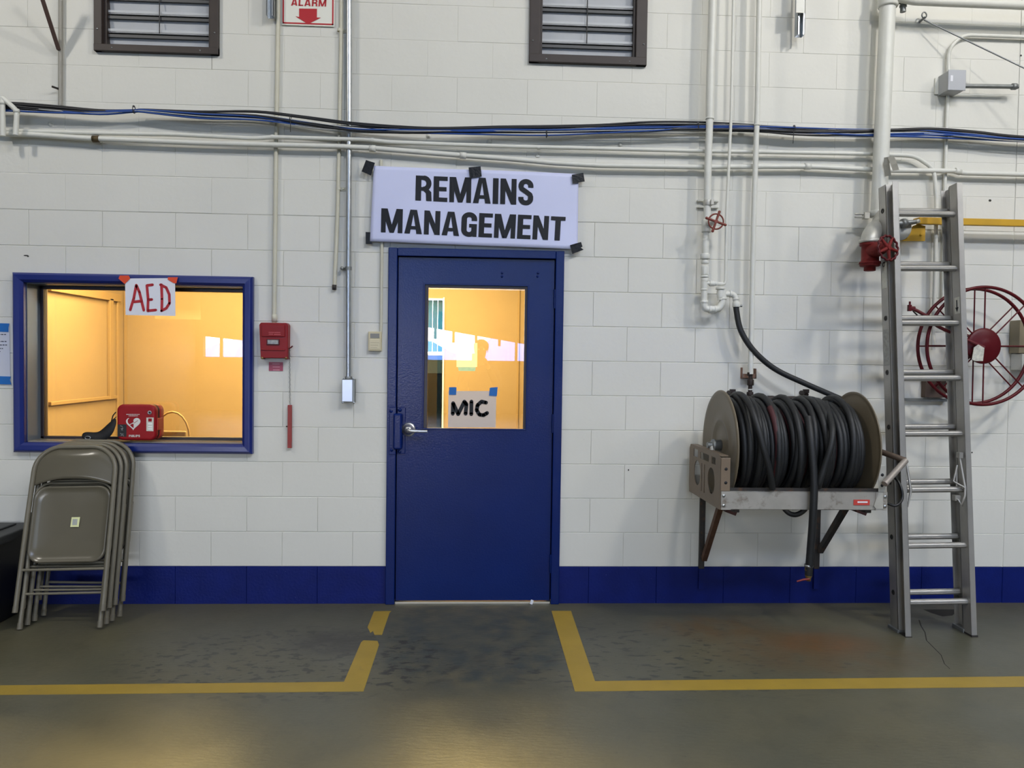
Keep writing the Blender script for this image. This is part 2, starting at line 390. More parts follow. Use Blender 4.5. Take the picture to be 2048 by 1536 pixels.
# rear wall: hangar door standing open above a low dark barrier, its eave seen slanting in the panes
rw = MB(); yy = -16.0
def strip(x0, x1, za, zb, zc, zd): rw.slab([(x0, yy, za), (x1, yy, zb), (x1, yy, zd), (x0, yy, zc)], (0, -1, 0), 0.2)
strip(XL, XR, 0, 0, 1.42, 1.42)
strip(XL, -6.3, 1.42, 1.42, TOPZ, TOPZ); strip(-6.3, -4.9, 1.96, 1.83, TOPZ, TOPZ)
strip(-4.9, 4.9, 3.01, 1.45, 3.3, 3.3); strip(-4.9, 6.0, 5.2, 5.2, TOPZ, TOPZ); strip(4.9, 6.0, 1.42, 1.42, 3.3, 3.3); strip(6.0, XR, 1.42, 1.42, TOPZ, TOPZ)
CG = GLASS.copy(); CG.name = 'added_clerestory_glass'; [n for n in CG.node_tree.nodes if n.type == 'BSDF_TRANSPARENT'][0].inputs[0].default_value = (0.37, 0.42, 0.47, 1)
struct(MB().box((-4.9, yy-.06, 3.3), (6.0, yy-.05, 5.2)).build('added_clerestory', CG))  # unseen clerestory added for bluish sheen on the door and soft fill
struct(rw.build('wall_rear', mat('dark_hangar_door', '2B2D30', 0.8)))
DPOST = mat('door_post_steel', '3A3A3C', 0.7)
po = MB()
for x, dx in ((-3.0, 0), (-2.0, 0), (-5.8, 1), (-0.15, .28), (0.33, .30), (0.93, 0), (1.55, .18), (2.0, .5), (3.1, 0.0)):
    zt = (3.01 - (x+4.9)/9.8*1.56) if x > -4.9 else 1.92; po.box((x-0.035, yy+0.02, 1.42 if dx in (0, 1) else zt-dx), (x+0.035, yy+0.1, zt+.05))
struct(po.build('trim_1', DPOST))
hill = MB(); hp = []
for i in range(41):
    x = -160+i*8; hp.append((x, 9+5*math.sin(i*0.9)+2*math.sin(i*2.1+1)))
hill.add([(x, -300, -30) for x, z in hp]+[(x, -320-20*math.sin(x*0.1), z) for x, z in hp]+[(x, -400, -30) for x, z in hp], [(i, i+1, 42+i, 41+i) for i in range(40)]+[(41+i, 42+i, 83+i, 82+i) for i in range(40)])
struct(hill.build('trim_2', HILL))
hill_o = bpy.data.objects['trim_2']; hill_o.name = 'hills_outside'; hill_o['label'] = 'hazy blue hills beyond the open hangar door'
struct(MB().box((-200, -420, -0.4), (200, -16.3, -0.15)).build('ground_outside', mat('outside_apron', '8F8C86', 0.9)))
struct(MB().box((-60, 3.45, -0.4), (60, 80, -0.1)).build('ground_yard', mat('outside_gravel', '6C6146', 0.9, var=0.25, vscale=3)))

# ------------------------------------------------------------------ office behind the wall
BY = 3.0; OX0, OX1, OZ = -2.44, 2.6, 2.62
VD = (0.05, 0.30, 0.598, W(893, 597, -BY).z)      # glazed outer door of the office
ob = MB()
for (a, b, c, d) in cut([(OX0, 0, OX1, OZ)], VD): ob.box((a, BY, b), (c, BY+0.15, d))
struct(ob.build('wall_office_back', OFFW))
struct(MB().box((OX0-0.15, 0.2, 0), (OX0, BY+0.15, OZ)).build('wall_office_left', OFFW))
struct(MB().box((OX1, 0.2, 0), (OX1+0.15, BY+0.15, OZ)).build('wall_office_right', OFFW))
struct(MB().box((OX0-0.15, 0.2, OZ), (OX1+0.15, BY+0.15, OZ+0.1)).build('ceiling_office', OFFW))
lf = MB()
for r_ in cut(cut([(OX0, 0, OX1, OZ)], DOOR), WIN): lf.box((r_[0], 0.2, r_[1]), (r_[2], 0.215, r_[3]))
struct(lf.build('wall_office_front', OFFW))
# trims on the office's left wall: a covered window with its casing
def onleft(px, z): 
    v = ray(px, 700); return CAM.y + v.y*((OX0-CAM.x)/v.x)
y0_, y1_ = onleft(96, 0), onleft(214, 0)
tr = MB(); tr.box((OX0, y0_, 1.03), (OX0+0.025, y1_+0.15, 1.06)); tr.box((OX0, y0_, 1.93), (OX0+0.03, y1_+0.22, 2.0)); tr.box((OX0, y1_, 1.03), (OX0+0.03, y1_+0.07, 1.95)); tr.box((OX0, y1_+0.17, 0.0), (OX0+0.02, y1_+0.21, 2.0))
struct(tr.build('trim_1', OFFT, bevel=0.004))
xv = CAM.x + (BY-CAM.y)*ray(1034, 700).x/ray(1034, 700).y
tr = MB().box((xv, BY-0.012, 0), (xv+0.02, BY, OZ)).box((OX0+0.01, BY-0.01, 0), (OX0+0.035, BY, OZ)); struct(tr.build('trim_2', OFFT))
# glazed outer door with its vertical blinds
d2 = thing('door_2', ((VD[0]+VD[2])/2, BY, VD[1]), 'glazed outer door seen through the blue door', 'door'); del d2['category'], d2['label']; struct(d2)
fr = MB(); zt = VD[3]; fr.box((VD[0], BY-0.01, VD[1]), (VD[0]+0.03, BY+0.06, zt)); fr.box((VD[2]-0.008, BY-0.012, VD[1]), (VD[2]+0.006, BY+0.06, zt+0.01)); zb = W(870, 708, -BY).z
fr.box((VD[0], BY-0.01, zb-0.012), (VD[2], BY+0.05, zb+0.012)); fr.box((VD[0], BY-0.01, zt-0.012), (VD[2], BY+0.06, zt))
fr.build('door_frame', mat('pale_frame_paint', 'DDE8EE', 0.4), d2)
MB().box((VD[0], BY+0.02, zb), (VD[2], BY+0.025, zt)).build('glass', GLASS, d2)
TG = GLASS.copy(); TG.name = 'dimming_glass'; [n for n in TG.node_tree.nodes if n.type == 'BSDF_TRANSPARENT'][0].inputs[0].default_value = (0.07, 0.08, 0.065, 1)
MB().box((VD[0], BY+0.02, VD[1]), (VD[2], BY+0.025, zb)).build('dimming_glass', TG, d2)  # dark tint added to dim the bright yard behind the lower pane
def blind_mat():
    m = bpy.data.materials.new('blind_fabric'); m.use_nodes = True; t = m.node_tree; t.nodes.clear()
    o = t.nodes.new('ShaderNodeOutputMaterial'); a = t.nodes.new('ShaderNodeBsdfTranslucent'); b = t.nodes.new('ShaderNodeBsdfDiffuse'); mx = t.nodes.new('ShaderNodeMixShader')
    a.inputs[0].default_value = (0.02, 0.085, 0.105, 1); b.inputs[0].default_value = (0.10, 0.30, 0.4, 1); mx.inputs[0].default_value = 0.15
    t.links.new(a.outputs[0], mx.inputs[1]); t.links.new(b.outputs[0], mx.inputs[2]); t.links.new(mx.outputs[0], o.inputs[0]); return m
bl = thing('vertical_blind', (0.5, BY-0.08, zt), 'pale blue vertical blind hanging over the outer door in the office', 'blind', None)
BLM = blind_mat()
for i in range(6):
    x = VD[2]-0.012-i*0.05
    MB().add([(x-0.0478, BY+0.040, zb+0.02), (x, BY+0.034, zb+0.02), (x, BY+0.034, zt-0.015), (x-0.0478, BY+0.040, zt-0.015)], [(0,1,2,3)]).build('slat', BLM, bl)

# ------------------------------------------------------------------ window_1 with blue casing
wn = thing('window_1', (-1.03, 0, 0.9), '', 'window'); del wn['category'], wn['label']; struct(wn)
OT = [W(33, 545).x, W(35, 903).z, W(508, 557).x, W(33, 545).z]; OT[0] = -1.700; OT[2] = -0.368; OT[1] = 0.878; OT[3] = 1.893
IN = WIN
def casing(mb, O, I, y0, y1, yb):
    # four mitred sides, sloping from the wall out to a lip at the opening
    ox0, oz0, ox1, oz1 = O; ix0, iz0, ix1, iz1 = I
    Oc = [(ox0, oz0), (ox1, oz0), (ox1, oz1), (ox0, oz1)]; Ic = [(ix0, iz0), (ix1, iz0), (ix1, iz1), (ix0, iz1)]
    for i in range(4):
        j = (i+1) % 4; a, b, c, d = Oc[i], Oc[j], Ic[j], Ic[i]
        def lp(p, q, t): return (p[0]+(q[0]-p[0])*t, p[1]+(q[1]-p[1])*t)
        m0, m1 = lp(a, d, 0.22), lp(b, c, 0.22); n0, n1 = lp(a, d, 0.72), lp(b, c, 0.72)
        V = [(a[0], yb, a[1]), (b[0], yb, b[1]), (a[0], y0, a[1]), (b[0], y0, b[1]), (m0[0], y1, m0[1]), (m1[0], y1, m1[1]), (n0[0], y1+0.002, n0[1]), (n1[0], y1+0.002, n1[1]), (d[0], y1+0.014, d[1]), (c[0], y1+0.014, c[1]), (d[0], yb, d[1]), (c[0], yb, c[1])]
        mb.add(V, [(0,1,3,2), (2,3,5,4), (4,5,7,6), (6,7,9,8), (8,9,11,10), (10,11,1,0)])
cs = MB(); casing(cs, OT, IN, -0.03, -0.045, 0.01); cs.build('window_casing', WINB, wn, bevel=0.003)
GY = 0.14
rv = MB(); rv.box((IN[0]-0.002, 0.0, IN[1]), (IN[0]+0.004, 0.2, IN[3])); rv.box((IN[2]-0.004, 0, IN[1]), (IN[2]+0.002, 0.2, IN[3])); rv.box((IN[0], 0, IN[3]-0.004), (IN[2], 0.2, IN[3]+0.002)); 
rv.build('window_reveal', mat('grey_reveal_paint', '76828E', 0.3, 0.2), wn)
MB().box((IN[0], 0.0, IN[1]-0.002), (IN[2], 0.22, IN[1]+0.006)).build('window_sill', mat('worn_sill_paint', '8F877A', 0.45, 0.2), wn)
st = MB()
for (a, b, c, d) in ((IN[0]+.004, IN[1]+.006, IN[0]+.022, IN[3]), (IN[2]-.016, IN[1]+.006, IN[2]-.004, IN[3]), (IN[0], IN[1]+.006, IN[2], IN[1]+.02), (IN[0], IN[3]-.022, IN[2], IN[3]-.004)): st.box((a, GY-0.012, b), (c, GY+0.03, d))
st.build('glazing_stop', mat('dark_bronze_stop', '2A2026', 0.4), wn, bevel=0.002)
MB().box((IN[0]+.01, GY, IN[1]+.01), (IN[2]-.01, GY+0.006, IN[3]-.01)).build('glass', GLASS, wn)

# ------------------------------------------------------------------ door_1
dr = thing('door_1', (0.9, 0, 0), '', 'door'); del dr['category'], dr['label']; struct(dr)
X0, _, X1, ZT = DOOR; LX0, LX1, LZ0, LZ1 = 0.4555, 1.3625, 0.018, 2.026
fm = MB()
fm.box((X0-0.004, -0.022, 0), (LX0-0.005, 0.2, ZT)).box((LX1+0.005, -0.022, 0), (X1+0.004, 0.2, ZT)).box((LX0-0.005, -0.022, LZ1+0.005), (LX1+0.005, 0.2, ZT))
fm.build('door_frame', DOORB, dr, bevel=0.004)
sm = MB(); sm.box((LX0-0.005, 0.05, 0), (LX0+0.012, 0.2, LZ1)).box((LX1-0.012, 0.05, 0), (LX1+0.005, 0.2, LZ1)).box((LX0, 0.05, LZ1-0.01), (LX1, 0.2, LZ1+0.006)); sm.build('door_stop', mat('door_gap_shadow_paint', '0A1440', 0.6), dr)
G = [W(849, 566).x, W(849, 857).z, W(1056, 571).x, W(849, 568).z]   # outer edge of glazing rebate
GI = [W(857, 575, -.02).x, W(857, 856, -.02).z, W(1050, 575, -.02).x, W(857, 575, -.02).z]
lf = MB()
for r_ in cut([(LX0, LZ0, LX1, LZ1)], tuple(G)): lf.box((r_[0], 0.002, r_[1]), (r_[2], 0.044, r_[3]))
leaf = lf.build('door_leaf', DOORB, dr)
gs = MB(); gx0, gz0, gx1, gz1 = G
for r_ in cut([tuple(G)], tuple(GI)): gs.box((r_[0], 0.008, r_[1]), (r_[2], 0.04, r_[3]))
gs.build('glazing_stop', mat('dark_bronze_stop', '2A2026', 0.4), dr, bevel=0.002)
bd = MB()
for (a, b, c, d) in ((gx0-0.006, gz0-0.006, gx0+0.003, gz1+0.006), (gx1-0.003, gz0-0.006, gx1+0.006, gz1+0.006), (gx0, gz1-0.003, gx1, gz1+0.006), (gx0, gz0-0.006, gx1, gz0+0.003)): bd.box((a, -0.003, b), (c, 0.01, d))
bd.build('glazing_bead', DOORB, dr, bevel=0.002)
MB().box((GI[0]-0.004, 0.02, GI[1]-0.004), (GI[2]+0.004, 0.026, GI[3]+0.004)).build('glass', GLASS, dr)
MB().box((LX0-0.003, 0.0, 0.0), (LX1+0.003, 0.2, 0.010)).build('threshold', mat('aluminium_threshold', 'D6CFC0', 0.35, 0.6), dr)
for zc in (1.80, 1.07, 0.24) :
    h = MB().cyl((LX1+0.004, -0.008, zc-0.055), (LX1+0.004, -0.008, zc+0.055), 0.0075, 14)
    for k in (-0.018, 0.018, -0.05, 0.05): h.cyl((LX1+0.004, -0.008, zc+k-0.001), (LX1+0.004, -0.008, zc+k+0.001), 0.0085, 14)
    h.build('hinge', DOORB, dr)
# latch guard on the left edge
lg = MB(); c0 = W(797, 862); gx = c0.x
lg.box((gx-0.052, -0.027, c0.z-0.135), (gx-0.012, -0.021, c0.z+0.14)).box((gx-0.008, -0.005, c0.z-0.135), (gx+0.04, 0.003, c0.z+0.14))
gd = lg.build('latch_guard', DOORB, dr, bevel=0.003)
MB().box((gx-0.028, -0.045, c0.z-0.105), (gx+0.024, -0.012, c0.z+0.105)).build('guard_cover', DOORB, gd, bevel=0.012, seg=4)
for px, py in ((800, 820), (784, 899), (799, 903), (783, 822)): p = W(px, py); MB().lathe((p.x, 0.0, p.z), (0, -1, 0), [(0, 0.011), (0.026 if px < 790 else 0.006, 0.011), (0.030 if px < 790 else 0.011, 0.007), (0.031 if px < 790 else 0.012, 0)], 14).build('guard_bolt', DOORB, gd)
# lever handle
hc = W(817, 859, 0.005); hd = MB(); hd.lathe((hc.x, 0.002, hc.z), (0, -1, 0), [(0, 0.0), (0, 0.041), (0.006, 0.041), (0.010, 0.036), (0.012, 0.030), (0.022, 0.027), (0.030, 0.020), (0.036, 0.019), (0.038, 0.0)], 36)
rose = hd.build('door_handle', CHROME, dr)
a_, b_ = Vector((hc.x, -0.040, hc.z-0.002)), Vector((hc.x+0.112, -0.046, hc.z-0.006))
lv = MB().tube([a_+Vector((0, 0.005, 0)), a_+Vector((0.004, -0.012, 0)), a_+Vector((0.02, -0.016, -.001)), a_+Vector((0.07, -0.016, -.003)), b_+Vector((0, -0.008, 0))], [0.013, 0.0135, 0.010, 0.0085, 0.0075], 16)
lv.build('handle_lever', CHROME, rose)
kh = MB().lathe((hc.x-0.001, -0.052, hc.z-0.004), (0, -1, 0), [(0, 0.008), (0.006, 0.008), (0.006, 0.0)], 20); kh.build('keyhole', mat('keyhole_dark', '3A3A3E', 0.4, 0.8), rose)
for px, py in ((1004, 546), (1004, 553), (1076, 546), (1075, 553)): p = W(px, py); MB().lathe((p.x, 0.003, p.z), (0, -1, 0), [(0, 0.007), (0.005, 0.007), (0.007, 0.004), (0.008, 0)], 12).build('door_bolt', DOORB, leaf)

# ------------------------------------------------------------------ yellow floor lines, scraps
def floor_poly(name, px, label, z=0.0009):
    pts = [F(x, y) for x, y in px]; o0 = sum(pts, Vector())/len(pts)
    n = len(pts); m = MB().slab([(p.x, p.y, 0.0002) for p in pts], (0, 0, 1), z)
    return tag(m.build(name, PAINTY, origin=(o0.x, o0.y, 0)), label, 'floor line')
pL = F(0, 1390); pC = F(727, 1383); pI = F(688, 1364); pL2 = F(0, 1371)
dirL = (pC-pL).normalized(); farL = pL - dirL*1.6; dirL2 = (pI-pL2).normalized(); farL2 = pL2-dirL2*1.6
m = MB().slab([farL, pC, F(758, 1290), F(755, 1282), F(727, 1281), F(722, 1285), pI, farL2], (0, 0, 1), 0.001)
tag(m.build('floor_line', PAINTY, origin=(0, -1.15, 0)), 'yellow L-shaped line on the floor left of the door, turning towards the wall', 'floor line')
floor_poly('floor_line', [(748, 1223), (783, 1222), (779, 1226), (764, 1270), (749, 1270), (746, 1262), (741, 1266), (735, 1255)], 'short faded yellow patch of floor line touching the wall left of the blue door')
pa = F(2048, 1374); pb = F(1150, 1383); pc = F(1190, 1362.5); pdd = F(2048, 1353)
m = MB().slab([pb, F(1103, 1222), F(1142, 1222), pc, pdd+(pdd-pc).normalized()*1.6, pa+(pa-pb).normalized()*1.6], (0, 0, 1), 0.001)
tag(m.build('floor_line', PAINTY, origin=(1.4, -1.15, 0)), 'long yellow L-shaped line on the floor right of the door, running past the ladder', 'floor line')
p = F(1062, 1203); m = MB().cbox((p.x, -0.018, 0.014), (0.016, 0.004, 0.026), Matrix.Rotation(0.3, 3, 'Y')); tag(m.build('paper_scrap', WHITE, origin=(p.x, -0.018, 0)), 'tiny white paper scrap on the floor at the foot of the blue door', 'scrap')
# floor crack right of the ladder's left foot (a real hairline strip), dark drain hole behind the ladder
cr = MB(); cp_ = [F(x, y) for x, y in ((1838, 1240), (1842, 1252), (1850, 1265), (1853, 1281), (1872, 1300), (1882, 1310), (1889, 1328), (1900, 1338))]
for i in range(len(cp_)-1):
    a, b = cp_[i], cp_[i+1]; t = (b-a).normalized(); n_ = Vector((-t.y, t.x, 0))*(0.0035-0.0003*i); cr.add([a+n_+Vector((0, 0, .0004)), b+n_+Vector((0, 0, .0004)), b-n_+Vector((0, 0, .0004)), a-n_+Vector((0, 0, .0004))], [(0,1,2,3)])
flo = bpy.data.objects['floor']; cr.build('floor_crack', mat('crack_dark', '2E2C26', 0.9), flo)
dk = MB(); dp = [F(x, y) for x, y in ((1846, 1219), (1862, 1226), (1885, 1233), (1905, 1231), (1912, 1224), (1914, 1219))]; dk.add([p+Vector((0, 0, .0004)) for p in dp], [tuple(range(len(dp)))]); dk.build('floor_hole', mat('hole_dark', '16130E', 0.95), flo)

# ------------------------------------------------------------------ lettering
def ring(cx, cz, rx, rz, a0, a1, n=14): return [(cx+rx*math.cos(math.radians(a0+(a1-a0)*i/n)), cz+rz*math.sin(math.radians(a0+(a1-a0)*i/n))) for i in range(n+1)]
def ribbon2(pts, th):
    """2D centre line -> list of quads"""
    L = []; n = len(pts)
    nor = []
    for i in range(n):
        a = pts[max(i-1, 0)]; b = pts[min(i+1, n-1)]; dx, dz = b[0]-a[0], b[1]-a[1]; l = math.hypot(dx, dz) or 1; nor.append((-dz/l, dx/l))
    ths = th if isinstance(th, (list, tuple)) else [th]*n
    for i in range(n-1):
        h, k = ths[i]/2, ths[i+1]/2
        L.append([(pts[i][0]+nor[i][0]*h, pts[i][1]+nor[i][1]*h), (pts[i+1][0]+nor[i+1][0]*k, pts[i+1][1]+nor[i+1][1]*k), (pts[i+1][0]-nor[i+1][0]*k, pts[i+1][1]-nor[i+1][1]*k), (pts[i][0]-nor[i][0]*h, pts[i][1]-nor[i][1]*h)])
    return L
def R_(a, b, c, d): return [(a, b), (c, b), (c, d), (a, d)]
def glyph(ch, s=0.2, hb=0.165):
    """heavy condensed capitals; returns (advance width, polygons), height 1"""
    if ch == 'E': w = .50; return w, [R_(0,0,s,1), R_(0,0,w,hb), R_(0,.42,w*.93,.42+hb), R_(0,1-hb,w,1)]
    if ch == 'L': w = .48; return w, [R_(0,0,s,1), R_(0,0,w,hb)]
    if ch == 'F': w = .48; return w, [R_(0,0,s,1), R_(0,.42,w*.9,.42+hb), R_(0,1-hb,w,1)]
    if ch == 'T': w = .54; return w, [R_(w/2-s/2,0,w/2+s/2,1), R_(0,1-hb,w,1)]
    if ch == 'I': return s, [R_(0,0,s,1)]
    if ch == 'H': w = .58; return w, [R_(0,0,s,1), R_(w-s,0,w,1), R_(0,.42,w,.42+hb)]
    if ch == 'U': w = .58; return w, [R_(0,.25,s,1), R_(w-s,.25,w,1)] + ribbon2(ring(w/2, .27, w/2-s/2, .27-hb/2, 180, 360), s*.92)
    if ch == 'N': w = .58; return w, [R_(0,0,s*.9,1), R_(w-s*.9,0,w,1), [(0,1), (s*.95,1), (w,0), (w-s*.95,0)]]
    if ch == 'M': w = .78; return w, [R_(0,0,s*.85,1), R_(w-s*.85,0,w,1), [(0,1), (s*1.15,1), (w/2+.08,0), (w/2-.08,0)], [(w,1), (w-s*1.15,1), (w/2-.08,0), (w/2+.08,0)]]
    if ch == 'A': w = .64; return w, [[(0,0), (s,0), (w/2+.03,1), (w/2-.12,1)], [(w,0), (w-s,0), (w/2-.03,1), (w/2+.12,1)], R_(w*.2,.18,w*.8,.18+hb*.85)]
    if ch == 'V': w = .64; return w, [[(0,1), (s,1), (w/2+.05,0), (w/2-.11,0)], [(w,1), (w-s,1), (w/2-.05,0), (w/2+.11,0)]]
    if ch in 'RPB':
        w = .57; P = [R_(0,0,s,1), R_(0,1-hb,w*.55,1), R_(0,.40,w*.55,.40+hb*.9)] + ribbon2([(w*.5,1-hb/2)]+ring(w*.5, (1-hb/2+.40+hb*.45)/2, w-w*.5-s/2, (1-hb/2-.40-hb*.45)/2, 90, -90)+[(w*.5,.40+hb*.45)], s*.93)
        if ch == 'R': P += [[(w*.42,.44), (w-s,.30), (w-s+.01,0), (w+.01,0), (w-.01,.36), (w*.8,.47)]]
        return w, P
    if ch == 'S':
        w = .54; c = w/2; th = s*.95; q = th/2
        pts = ring(c, .75, c-q, .25-q*.85, 0, 180)+[(q, .70)]+[(q+.02, .63), (c, .52), (w-q-.02, .40), (w-q, .32)]+ring(c, .25, c-q, .25-q*.85, 0, -180)[1:]
        pts = [(w-q, .68)] + pts + [(q, .31)]
        return w, ribbon2(pts, th)
    if ch in 'GC':
        w = .57; c = w/2; th = s; q = th/2
        pts = [(w-q, .66)]+ring(c, .73, c-q, .27-q*.85, 0, 180)+ring(c, .27, c-q, .27-q*.85, 180, 360)+([(w-q, .46)] if ch == 'G' else [(w-q, .34)])
        P = ribbon2(pts, th)
        if ch == 'G': P += [R_(c, .38, w, .38+hb*.9), R_(w-th*.75, 0, w, .45)]
        return w, P
    if ch == 'D' or ch == 'O':
        w = .58; c = w/2; q = s/2
        return w, ribbon2(ring(c, .72, c-q, .28-q*.85, 0, 180)+ring(c, .28, c-q, .28-q*.85, 180, 360)+[(w-q, .72)], s)
    return .3, []
def word(text, gap=0.075, **k):
    x = 0; P = []
    for ch in text:
        if ch == ' ': x += .3; continue
        w_, ps = glyph(ch, **k); P += [[(a+x, b) for a, b in p] for p in ps]; x += w_+gap
    return x-gap, P
def quad_text(text, TL, TR, BR, BL, off, **k):
    """word mapped on the quad of 3D points; off = vector pushing it off its carrier"""
    w_, P = word(text, **k); mb = MB()
    for p in P:
        vs = []
        for a, b in p:
            u = a/w_; top = TL.lerp(TR, u); bot = BL.lerp(BR, u); vs.append(bot.lerp(top, b)+off)
        mb.add(vs, [tuple(range(len(vs)))])
    return mb
def px_ribbons(strokes, d, wpx):
    mb = MB()
    for st_ in strokes:
        pts = [(p[0], p[1]) for p in st_]
        # round the ends a little
        for sa, sb2 in zip(pts[:-1], pts[1:]):
            for q in ribbon2([sa, sb2], wpx): mb.add([W(x, y, d) for x, y in q], [(0,1,2,3)])
        for e in (pts[0], pts[-1]):
            mb.add([W(e[0]+wpx/2*math.cos(a*PI/5), e[1]+wpx/2*math.sin(a*PI/5), d) for a in range(10)], [tuple(range(10))])
        for e in pts[1:-1]:
            mb.add([W(e[0]+wpx/2*math.cos(a*PI/4), e[1]+wpx/2*math.sin(a*PI/4), d) for a in range(8)], [tuple(range(8))])
    return mb

# ------------------------------------------------------------------ banner over the door
bn_c = [(748, 332), (1157, 348), (1155, 499), (740, 483)]
def banner_pt(u, v, off=0):
    TL, TR, BR, BL = [W(*c, 0.028) for c in bn_c]
    p = BL.lerp(BR, u).lerp(TL.lerp(TR, u), v)
    wv = 0.004*math.sin(u*9+v*2)+0.0012*math.sin(u*21-v*4)+0.002*math.sin(v*5+u*3)
    return p + Vector((0, -wv-off-0.004, 0))
bt = thing('banner_sign', W(950, 490, 0.0), 'white paper banner reading REMAINS MANAGEMENT taped above the blue door', 'sign')
NB, NV = 60, 20; mb = MB(); mb.smooth = True
mb.add([banner_pt(i/NB, j/NV) for j in range(NV+1) for i in range(NB+1)], [(j*(NB+1)+i, j*(NB+1)+i+1, (j+1)*(NB+1)+i+1, (j+1)*(NB+1)+i) for j in range(NV) for i in range(NB)])
bs = mb.build('banner_sheet', BANNER, bt); so = bs.modifiers.new('solid', 'SOLIDIFY'); so.thickness = 0.0008
def px_to_uv(px, py):
    # bilinear inverse (few Newton steps)
    u, v = (px-744)/412, 1-(py-340)/150
    for _ in range(8):
        def f(u, v):
            TL, TR, BR, BL = bn_c; b = (BL[0]*(1-u)+BR[0]*u, BL[1]*(1-u)+BR[1]*u); t = (TL[0]*(1-u)+TR[0]*u, TL[1]*(1-u)+TR[1]*u)
            return b[0]*(1-v)+t[0]*v, b[1]*(1-v)+t[1]*v
        x, y = f(u, v); u -= (x-px)/412; v += (y-py)/150
    return u, v
def banner_word(text, TL, TR, BR, BL, **k):
    w_, P = word(text, **k); mb = MB()
    for p in P:
        # densify edges so letters follow the sheet
        vs = []
        for i in range(len(p)):
            a, b = p[i], p[(i+1) % len(p)]
            for t in (0, .5): vs.append((a[0]+(b[0]-a[0])*t, a[1]+(b[1]-a[1])*t))
        out_ = []
        for a, b in vs:
            u = a/w_; x = (TL[0]+(TR[0]-TL[0])*u)*b+(BL[0]+(BR[0]-BL[0])*u)*(1-b); y = (TL[1]+(TR[1]-TL[1])*u)*b+(BL[1]+(BR[1]-BL[1])*u)*(1-b)
            out_.append(banner_pt(*px_to_uv(x, y), off=0.0022))
        mb.add(out_, [tuple(range(len(out_)))])
    return mb
banner_word('REMAINS', (831, 351), (1066, 360), (1065, 411), (830, 401), gap=0.07).build('lettering', INK, bt)
banner_word('MANAGEMENT', (763, 417), (1131, 434), (1128, 482), (762, 465), gap=0.07).build('lettering', INK, bt)
def tape_px(name, m, px, d, label, cat='tape', group=None, sheet=False):
    pts = [W(x, y, d) for x, y in px]; c = sum(pts, Vector())/len(pts)
    o = (MB().add(pts, [tuple(range(len(pts)))]) if sheet else MB().slab(pts, (0, -1, 0), 0.0012)).build(name, m, origin=c); return tag(o, label, cat, group)
def tz(lst, a, b): return [(a+x/4, b+y/4) for x, y in lst]
tape_px('duct_tape', TAPEK, tz([(880,1280), (952,1303), (920,1405), (845,1372)], 512, 0), 0.040, 'black tape square at the upper left corner of the banner')
tape_px('duct_tape', TAPEK, tz([(1700,1340), (1797,1330), (1806,1412), (1712,1425)], 512, 0), 0.040, 'black tape square at the top middle of the banner, above the letter I')
tape_px('duct_tape', TAPEK, tz([(478,1398), (570,1383), (582,1452), (486,1468)], 1024, 0), 0.040, 'black tape square at the upper right corner of the banner')
tape_px('duct_tape', TAPEK, tz([(877,320), (926,322), (928,418), (878,416)], 512, 384), 0.030, 'narrow upright black tape piece at the lower left corner of the banner')
tape_px('duct_tape', TAPEK, tz([(464,425), (552,400), (564,438), (550,445), (573,462), (482,496)], 1024, 384), 0.040, 'torn black tape square at the lower right corner of the banner')

# AED paper on the window casing
ps = thing('paper_sign', W(300, 630, 0.06), 'white sheet with AED in red marker hanging over the window top', 'sign')
MB().slab([W(x, y, 0.058) for x, y in ((250, 557), (350, 556), (351, 632), (251, 630))], (0, 1, 0), 0.0008).build('paper_sheet', WHITE, ps)
A = lambda L: [tz(s_, 0, 384) for s_ in L]
px_ribbons(A([[(1042,942), (1070,850), (1090,745), (1115,800), (1150,945)], [(1062,880), (1132,872)]])+A([[(1220,742), (1175,748), (1185,860), (1182,950), (1246,944)], [(1185,862), (1214,860)]])+A([[(1292,742), (1296,860), (1294,950)], [(1284,742), (1330,765), (1354,820), (1356,890), (1330,930), (1292,950)]]), 0.0595, 5.4).build('lettering', REDINK, ps)
tape_px('masking_tape', TAPEO, tz([(960,668), (1030,668), (1042,692), (998,736), (948,692)], 0, 384), 0.0605, 'orange tape piece at the upper left corner of the AED sheet')
tape_px('masking_tape', TAPEO, tz([(1344,682), (1423,682), (1410,732), (1388,728), (1342,700)], 0, 384), 0.0605, 'orange tape piece at the upper right corner of the AED sheet')

# MIC sheet behind the door glass; blue tapes
mq = lambda L: [(840+x/4.955, 560+y/4.955) for x, y in L]
ms = thing('paper_sign', W(940, 850, -0.03), 'paper sheet with MIC in black marker taped low on the door glass', 'sign')
MB().add([W(x, y, -0.0190) for x, y in mq([(282,1100), (757,1100), (750,1462), (278,1462)])], [(0,1,2,3)]).build('paper_sheet', paper_mat('mic_paper', 'DCD2CC', .22), ms)
px_ribbons([mq(s_) for s_ in ([(325,1325), (328,1220), (378,1330), (440,1205), (460,1230), (452,1325)], [(510,1205), (508,1330)], [(655,1215), (610,1205), (570,1240), (562,1290), (590,1335), (630,1340), (665,1318)])], -0.0172, 7.6).build('lettering', INK, ms)
for px, lb in (([(288,1062), (362,1062), (358,1138), (288,1138)], 'small blue tape piece at the left corner of the MIC sheet'), ([(692,1068), (770,1060), (762,1152), (684,1146)], 'small blue tape piece at the right corner of the MIC sheet')):
    tape_px('painters_tape', TAPEB, mq(px), -0.0165, lb)
tape_px('painters_tape', paper_mat('tape_back_grey', '7FA6C8', .75), mq([(376,862), (553,862), (546,903), (384,901)]), -0.027, 'grey-blue tape strip on the inner side of the door glass, below the back sheet', sheet=True)
